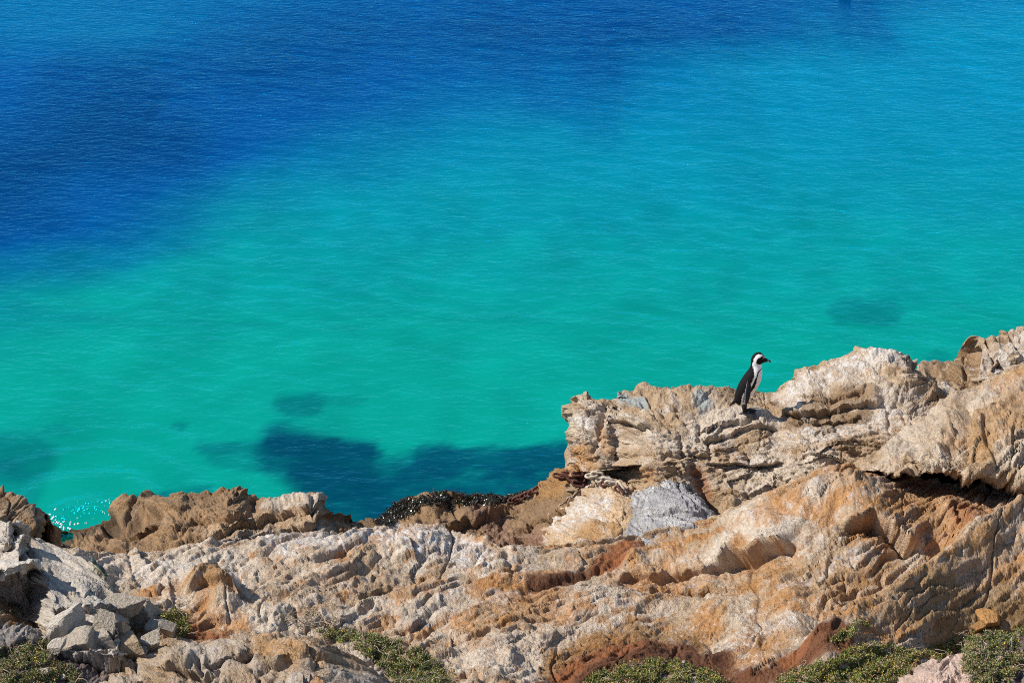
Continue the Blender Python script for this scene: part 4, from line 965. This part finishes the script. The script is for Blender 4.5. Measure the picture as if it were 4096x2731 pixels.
# ------------------------------------------------------------------ loose stones
import bmesh
bm_ = bmesh.new(); bmesh.ops.create_icosphere(bm_, subdivisions=3 + 1, radius=1.0)
SPH_V = np.array([v.co[:] for v in bm_.verts]); SPH_F = np.array([[v.index for v in f.verts] for f in bm_.faces]); bm_.free()
def stone_mesh(name, w, h, dpt, seed, base, tilt=0.0, cuts=4):
    rs = np.random.RandomState(seed)
    nrm = rs.normal(size=(cuts, 3)); nrm /= np.linalg.norm(nrm, axis=1, keepdims=True)
    box = np.array([(1, 0, 0), (-1, 0, 0), (0, 1, 0), (0, -1, 0), (0, 0, 1), (0, 0, -1)], float) + rs.normal(size=(6, 3)) * 0.26
    box /= np.linalg.norm(box, axis=1, keepdims=True); PL = np.concatenate([box, nrm]); dd = np.concatenate([rs.uniform(0.55, 0.78, 6), rs.uniform(0.78, 0.98, cuts)])
    dots = SPH_V @ PL.T; q = np.where(dots > 0.05, dd / np.maximum(dots, 0.05), 9.0)
    r = -np.log(np.sum(np.exp(-q * 110), axis=1)) / 110
    V = SPH_V * r[:, None]
    a, b = SPH_V[:, 0] + 3.1 * SPH_V[:, 2], SPH_V[:, 1] + 1.7 * SPH_V[:, 2]
    V = V * (1 + 0.06 * fbm(a * 2.2, b * 2.2, seed, 5, 0.6) + 0.02 * (billow(a * 7, b * 7, seed + 5, 2) - 0.25))[:, None]
    V = V * np.array((w / 2, dpt / 2, h / 2)) * 1.42
    c, s_ = math.cos(tilt), math.sin(tilt); x, z = V[:, 0].copy(), V[:, 2].copy(); V[:, 0] = c * x - s_ * z; V[:, 2] = s_ * x + c * z
    C = np.tile(base, (len(V), 1)) * (1 + 0.25 * fbm(a * 3, b * 3, seed + 9, 4, 0.6))[:, None]
    m = sstep(0.1, 0.45, fbm(a * 2.4, b * 2.4, seed + 15, 4, 0.6)); C = C * (1 - 0.5 * m[:, None]) + TAN * 1.05 * 0.5 * m[:, None]
    return mesh_np(name, V, SPH_F, M_ROCK, np.clip(C, 0.02, 0.85), smooth=False)
CHK = np.array((0.52, 0.45, 0.37)); GRS = np.array((0.43, 0.365, 0.285)); WST = np.array((0.44, 0.325, 0.205))
STONES = [  # px, py, width, height (photo pixels), tilt, colour, label
    (179, 2492, 96, 104, 0.4, GRS, "grey-tan angular stone leaning against the shadowed face"),
    (259, 2512, 104, 118, 0.25, CHK * 1.1, "biggest white stone of the loose pile, with a cracked pale face"),
    (226, 2586, 66, 36, 0.35, CHK, "small flat white stone lying under the biggest white stone"),
    (325, 2566, 130, 78, 0.55, GRS, "long slanting grey stone just right of the biggest white stone"),
    (404, 2556, 78, 66, 0.4, GRS * 1.05, "middle-sized grey stone between the slanting stone and the flat-topped one"),
    (386, 2608, 90, 62, 0.15, CHK * 0.95, "lowest pale stone at the front of the pile above the soil"),
    (502, 2582, 142, 82, 0.12, WST, "large flat-topped tan stone carrying a smaller stone"),
    (482, 2522, 56, 52, 0.5, WST * 1.1, "small tan stone perched on the flat-topped stone"),
    (540, 2618, 88, 48, 0.2, GRS * 0.95, "grey stone wedged under the right end of the flat-topped stone"),
    (417, 2482, 80, 72, -0.2, GRS * 0.85, "dark hollow-sided stone above the middle of the pile"),
    (490, 2424, 130, 56, 0.0, GRS, "flat grey slab stone at the top of the pile"),
    (566, 2464, 112, 112, 0.3, GRS * 1.08, "tall grey lump of rock at the right of the pile"),
    (604, 2570, 74, 58, 0.1, GRS * 1.1, "rounded grey stone right of the flat-topped stone"),
    (626, 2518, 84, 56, -0.2, CHK * 0.95, "pale stone at the right end of the pile beside the small bush"),
    (676, 2516, 66, 58, 0.0, GRS * 0.9, "speckled grey stone nearest the small yellow-flowered bush"),
    (334, 2518, 48, 26, 0.5, CHK, "small chip of white stone above the slanting stone"),
    (180, 2686, 34, 22, 0.1, CHK * 1.15, "white pebble lying in the low plants, bottom left corner"),
    (252, 2710, 22, 16, 0.1, CHK * 1.1, "tiny white pebble at the bottom edge among low plants"),
    (745, 2345, 30, 20, 0.2, GRS, "small stone on the slope above the orange patch"),
    (2735, 2648, 16, 12, 0.0, CHK, "tiny pale pebble on top of the central green mat"),
    (3960, 2480, 70, 40, 0.2, OCHRE * 1.15, "rounded ochre stone in the shade at the right edge"),
    (3915, 2505, 50, 26, 0.3, OCHRE, "small ochre stone in the shade near the right edge")]
for i, (px, py, w, h, tl, cc, lab) in enumerate(STONES):
    P, N = surf(px, py + 0.30 * h); mpp = float(proj(P)[2]) / FPX
    wm, hm = w * mpp, h * mpp; dm = 0.85 * (wm + hm) / 2 * 1.15
    Q = at(px, py, P[1] - 0.10 * dm)
    o = link("stone", stone_mesh("stone", wm, hm * 1.05, dm, 40 + i * 7, cc, tl), label=lab, cat="stone", group="loose stones")
    o.location = tuple(Q); o.rotation_euler = (R(14), 0, R((i * 37) % 30 - 15))

# broken chips filling the gaps of the pile: nothing tells them apart
rs = np.random.RandomState(8); chips = [stone_mesh("chip", 1, 0.7, 0.9, 900 + i, (GRS, CHK, WST)[i % 3]) for i in range(5)]
for i in range(26):
    px, py = (rs.normal(400, 130), rs.normal(2590, 34)) if i < 18 else (rs.uniform(120, 620), rs.uniform(2420, 2520))
    P, N = surf(px, py); o = link("rock_chip", chips[i % 5], label="small broken chip of rock lying among the loose stones", cat="stone", group="rubble chips in the stone pile")
    sc = rs.uniform(0.012, 0.05); o.scale = (sc, sc, sc); o.location = tuple(P + np.array((0, 0, sc * 0.25))); o.rotation_euler = tuple(rs.uniform(0, 3, 3))

# ------------------------------------------------------------------ low green mats
def leaf_mat(name, poly, seed, dens, cols, hgt, size, label, twigs=0, cat="plant", kind="stuff", yellow=0.03, mat=None, droop=0.0, clump=0.16):
    rs = np.random.RandomState(seed); xs = [p[0] for p in poly]; ys = [p[1] for p in poly]
    area = (max(xs) - min(xs)) * (max(ys) - min(ys)); n = int(area * dens)
    px = rs.uniform(min(xs), max(xs), n); py = rs.uniform(min(ys), max(ys), n)
    jx = px + 22 * fbm(px / 30, py / 30, seed, 3, 0.7) + rs.normal(0, 7, n); jy = py + 18 * fbm(px / 30 + 9, py / 30, seed + 1, 3, 0.7) + rs.normal(0, 5, n)
    dens_n = fbm(px / 55, py / 32, seed + 2, 3)
    ok = inpoly(jx, jy, poly) & (dens_n > -clump)
    px, py, dn = px[ok], py[ok], dens_n[ok]
    P, N, ok = surf_many(px, py); P, N, dn = P[ok], N[ok], dn[ok]; n = len(P)
    hh = hgt * np.clip(0.6 + 1.2 * dn, 0.15, 1.5)
    ctr = P + np.array((0, -0.1, 0.95)) * (hh * rs.uniform(0.1, 1.0, n) ** 0.7)[:, None] + rs.normal(size=(n, 3)) * 0.008
    K = 6; ctr = np.repeat(ctr, K, 0); m = len(ctr)
    d = rs.normal(size=(m, 3)) + np.array((0, -0.25, 0.7)); d /= np.linalg.norm(d, axis=1, keepdims=True); d[:, 2] -= droop
    e = np.cross(d, rs.normal(size=(m, 3))); e /= np.linalg.norm(e, axis=1, keepdims=True)
    ln_ = size * rs.uniform(0.6, 1.4, m); wd = ln_ * rs.uniform(0.28, 0.5, m)
    base = ctr + rs.normal(size=(m, 3)) * size * 0.5
    q = np.stack([base, base + d * (ln_ * 0.5)[:, None] + e * wd[:, None], base + d * ln_[:, None], base + d * (ln_ * 0.5)[:, None] - e * wd[:, None]], 1)
    pr = np.array([c[1] for c in cols]); ci = rs.choice(len(cols), m // K, p=pr / pr.sum()); CC = np.array([c[0] for c in cols])[ci]
    patch = np.clip(1 + 0.45 * np.repeat(1, n) * fbm(P[:, 0] * 9, P[:, 1] * 9, seed + 4, 2), 0.6, 1.5)
    CC = CC * patch[:, None]; CC = np.repeat(CC, K, 0) * rs.uniform(0.7, 1.3, (m, 1))
    yl = np.repeat(rs.uniform(size=n) < yellow, K); CC[yl] = np.array((0.55, 0.36, 0.03)) * rs.uniform(0.8, 1.2, (yl.sum(), 1))
    V = q.reshape(-1, 3); F = np.arange(m * 4).reshape(m, 4); C = np.repeat(CC, 4, 0)
    me = mesh_np(name, V, F, mat or M_LEAF, np.clip(C, 0.003, 0.8), smooth=False)
    o = link(name, me, label=label, cat=cat, kind=kind)
    if twigs:
        TV, TF, k0 = [], [], 0
        for i in range(twigs):
            j = rs.randint(n); p = P[j] + np.array((0, 0, hgt * 0.5)); a = rs.uniform(0, math.tau); pts = [p]
            dr = np.array((math.cos(a), 0.5 * math.sin(a), rs.uniform(0.1, 0.8)))
            for s_ in range(5):
                dr = dr + rs.normal(size=3) * 0.45 + np.array((0, 0, -0.12)); dr /= np.linalg.norm(dr); pts.append(pts[-1] + dr * rs.uniform(0.015, 0.04))
            v, f = tube(pts, [0.0035, 0.003, 0.003, 0.0025, 0.002, 0.001], 5, cap=False); TV.append(v); TF += [tuple(x + k0 for x in ff) for ff in f]; k0 += len(v)
        TV = np.concatenate(TV); link("dry_twigs", poly_mesh("dry_twigs", TV, TF, M_LEAF, np.tile(np.array((0.36, 0.28, 0.21)), (len(TV), 1))), o, kind="stuff")
    return o
G1 = [((0.13, 0.175, 0.036), 0.26), ((0.21, 0.225, 0.05), 0.25), ((0.075, 0.105, 0.028), 0.13), ((0.33, 0.23, 0.13), 0.24), ((0.33, 0.27, 0.07), 0.12)]
G2 = [((0.15, 0.18, 0.06), 0.28), ((0.22, 0.23, 0.07), 0.24), ((0.09, 0.115, 0.04), 0.12), ((0.30, 0.20, 0.13), 0.27), ((0.26, 0.20, 0.08), 0.09)]
leaf_mat("green_mat", [(2330, 2760), (2345, 2722), (2413, 2690), (2514, 2662), (2610, 2640), (2722, 2652), (2834, 2686), (2895, 2722), (2910, 2760)], 1, 0.20, G1, 0.024, 0.010, "domed green succulent mat at the bottom edge below the dark red stain", twigs=30, yellow=0.05)
leaf_mat("green_mat", [(3090, 2760), (3128, 2713), (3212, 2674), (3353, 2634), (3387, 2597), (3460, 2588), (3533, 2578), (3634, 2606), (3700, 2632), (3640, 2680), (3560, 2726), (3540, 2760)], 2, 0.20, G1, 0.024, 0.010, "widest green succulent mat, left of the pinkish rock", twigs=30, yellow=0.05)
leaf_mat("green_mat", [(3640, 2622), (3760, 2590), (3850, 2560), (3895, 2545), (3885, 2575), (3840, 2600), (3740, 2632)], 3, 0.26, G1, 0.03, 0.010, "narrow green strip of leaves above the pinkish rock", twigs=30, yellow=0.05)
leaf_mat("green_mat", [(3860, 2600), (3900, 2560), (3980, 2528), (4040, 2540), (4075, 2590), (4090, 2680), (4040, 2720), (3960, 2735), (3890, 2740), (3850, 2680)], 4, 0.18, G2, 0.026, 0.011, "dull green twiggy shrub on the soil in the bottom right corner", twigs=26, yellow=0.02)
leaf_mat("green_mat", [(4035, 2520), (4110, 2515), (4110, 2545), (4040, 2545)], 5, 0.16, G1, 0.04, 0.012, "tiny green tuft at the right edge above the twiggy shrub", yellow=0.03)
leaf_mat("green_mat", [(1265, 2512), (1340, 2516), (1417, 2533), (1500, 2540), (1642, 2590), (1726, 2634), (1790, 2690), (1825, 2760), (1600, 2760), (1580, 2720), (1501, 2645), (1389, 2580), (1300, 2545)], 6, 0.17, G1[:3] + [((0.34, 0.25, 0.16), 0.26)], 0.026, 0.010, "straggly green mat with dry twigs right of the grey ridge", twigs=60, yellow=0.015)
leaf_mat("green_mat", [(-30, 2600), (60, 2590), (120, 2560), (200, 2570), (215, 2640), (300, 2690), (330, 2740), (250, 2770), (-30, 2770)], 7, 0.20, G2, 0.026, 0.010, "patchy yellow-green plants on dark soil in the bottom left corner", twigs=34, yellow=0.045, clump=0.12)
leaf_mat("green_mat", [(635, 2480), (660, 2450), (700, 2440), (740, 2465), (765, 2530), (730, 2548), (700, 2535), (680, 2490)], 8, 0.24, G1, 0.045, 0.010, "small yellow-flowered bush between the stone pile and the orange patch", twigs=4, yellow=0.06, clump=0.3)
leaf_mat("green_mat", [(3320, 2560), (3380, 2520), (3440, 2488), (3480, 2492), (3440, 2525), (3370, 2570)], 9, 0.12, G1, 0.03, 0.010, "thin green sprigs in a crack of the lower right slope", yellow=0.03, clump=0.15)
leaf_mat("dry_sprig", [(1120, 2500), (1140, 2450), (1230, 2430), (1330, 2470), (1360, 2510), (1280, 2525)], 10, 0.010, [((0.30, 0.22, 0.14), 0.7), ((0.12, 0.12, 0.05), 0.3)], 0.05, 0.010, "thin dry bare sprigs sticking up at the top of the grey ridge", twigs=40, yellow=0.0, clump=0.6)
leaf_mat("dry_sprig", [(30, 2440), (60, 2400), (80, 2440), (110, 2480), (60, 2490)], 11, 0.012, [((0.10, 0.12, 0.03), 0.7), ((0.18, 0.10, 0.06), 0.3)], 0.04, 0.010, "thin reddish sprig growing in front of the shadowed face at left", twigs=8, yellow=0.1, clump=0.6)

# wet seaweed over its rock
SW = [((0.020, 0.020, 0.012), 0.45), ((0.045, 0.035, 0.016), 0.25), ((0.035, 0.018, 0.022), 0.2), ((0.085, 0.075, 0.02), 0.1)]
leaf_mat("seaweed", [(1500, 2100), (1570, 2028), (1640, 2002), (1735, 1985), (1800, 1972), (1850, 1984), (1930, 1974), (2000, 1984), (2060, 1974), (2120, 1966), (2130, 1990), (2060, 2000), (1950, 2014), (1800, 2018), (1700, 2022), (1640, 2062), (1560, 2096)], 12, 0.30, SW, 0.035, 0.015,
         "dark glistening seaweed heaped along the edge of the brown shelf", cat="seaweed", yellow=0.0, mat=M_WEED, droop=0.5, clump=0.7)

# ------------------------------------------------------------------ foam and painted sun glints in the cove
def make_foam_and_glints():
    rs = np.random.RandomState(3); M_FOAM_GLINT = plain_mat("foam_and_glints", (0.85, 0.87, 0.88), 0.6, 0.3, 0.08, 80, 0.3)
    V, F, k = [], [], 0
    spots = [(552, 2022, 24, 6), (568, 2016, 16, 5), (535, 2027, 12, 3), (545, 2014, 9, 3), (580, 2024, 8, 2)]
    for i in range(34):
        spots.append((rs.normal(360, 90), rs.normal(2045, 26), rs.uniform(0.6, 2), rs.uniform(0.5, 1.0)))  # tiny scattered white flecks stand in for sun sparkle on the ripples
    for i in range(20):
        spots.append((430 + 110 * math.cos(0.5 + i * 0.14), 2035 - 30 * math.sin(0.5 + i * 0.14) + rs.normal(0, 3), rs.uniform(1.0, 5), rs.uniform(0.7, 1.4)))
    for i in range(46): spots.append((rs.normal(245, 34), rs.normal(2088, 14), rs.uniform(1, 6) ** 1.0, rs.uniform(0.5, 1.5)))
    for i in range(24): spots.append((rs.normal(330, 40), rs.normal(2040, 10), rs.uniform(2, 5), rs.uniform(1, 2.2)))
    for (px, py, w, h) in spots:
        P = at_z(px, py, 0.012); mpp = float(proj(P)[2]) / FPX; n = 14
        rr = 1 + 0.35 * rs.normal(size=n); ring = []
        for j in range(n):
            a = math.tau * j / n; ring.append((P[0] + w * mpp * rr[j] * math.cos(a), P[1] + h * mpp * 2.0 * rr[j] * math.sin(a), 0.006))
        top = [(P[0] + (x - P[0]) * 0.6, P[1] + (y - P[1]) * 0.6, 0.03 if w > 12 else 0.02) for x, y, z in ring]
        V += ring + top; F += [(k + j, k + (j + 1) % n, k + n + (j + 1) % n, k + n + j) for j in range(n)] + [tuple(k + n + j for j in range(n))]; k += 2 * n
    link("foam", poly_mesh("foam", V, F, M_FOAM_GLINT), label="white flecks of foam and painted sun glints where the swell breaks in the cove", cat="foam", kind="stuff")
make_foam_and_glints()

# ------------------------------------------------------------------ dark bird on the far water
def make_far_bird():
    P = at_z(3384, 0, 0.0); root = empty("swimming_bird", tuple(P), label="dark bird floating on the far water, cut off by the top edge", cat="bird")
    v, f = tube([(-0.16, 0, 0.03), (-0.11, 0, 0.05), (-0.03, 0, 0.07), (0.06, 0, 0.06), (0.11, 0, 0.04)], [0.012, 0.045, 0.065, 0.055, 0.01], 12)
    c = np.tile(np.array((0.03, 0.024, 0.02)), (len(v), 1)); link("body", poly_mesh("far_bird_body", v, f, M_FUR, c), root)
    v, f = tube([(0.06, 0, 0.08), (0.085, 0, 0.15), (0.09, 0, 0.20), (0.12, 0, 0.215), (0.16, 0, 0.205)], [0.025, 0.018, 0.022, 0.02, 0.004], 10)
    link("neck_and_head", poly_mesh("far_bird_head", v, f, M_FUR, np.tile(np.array((0.03, 0.022, 0.018)), (len(v), 1))), root)
make_far_bird()
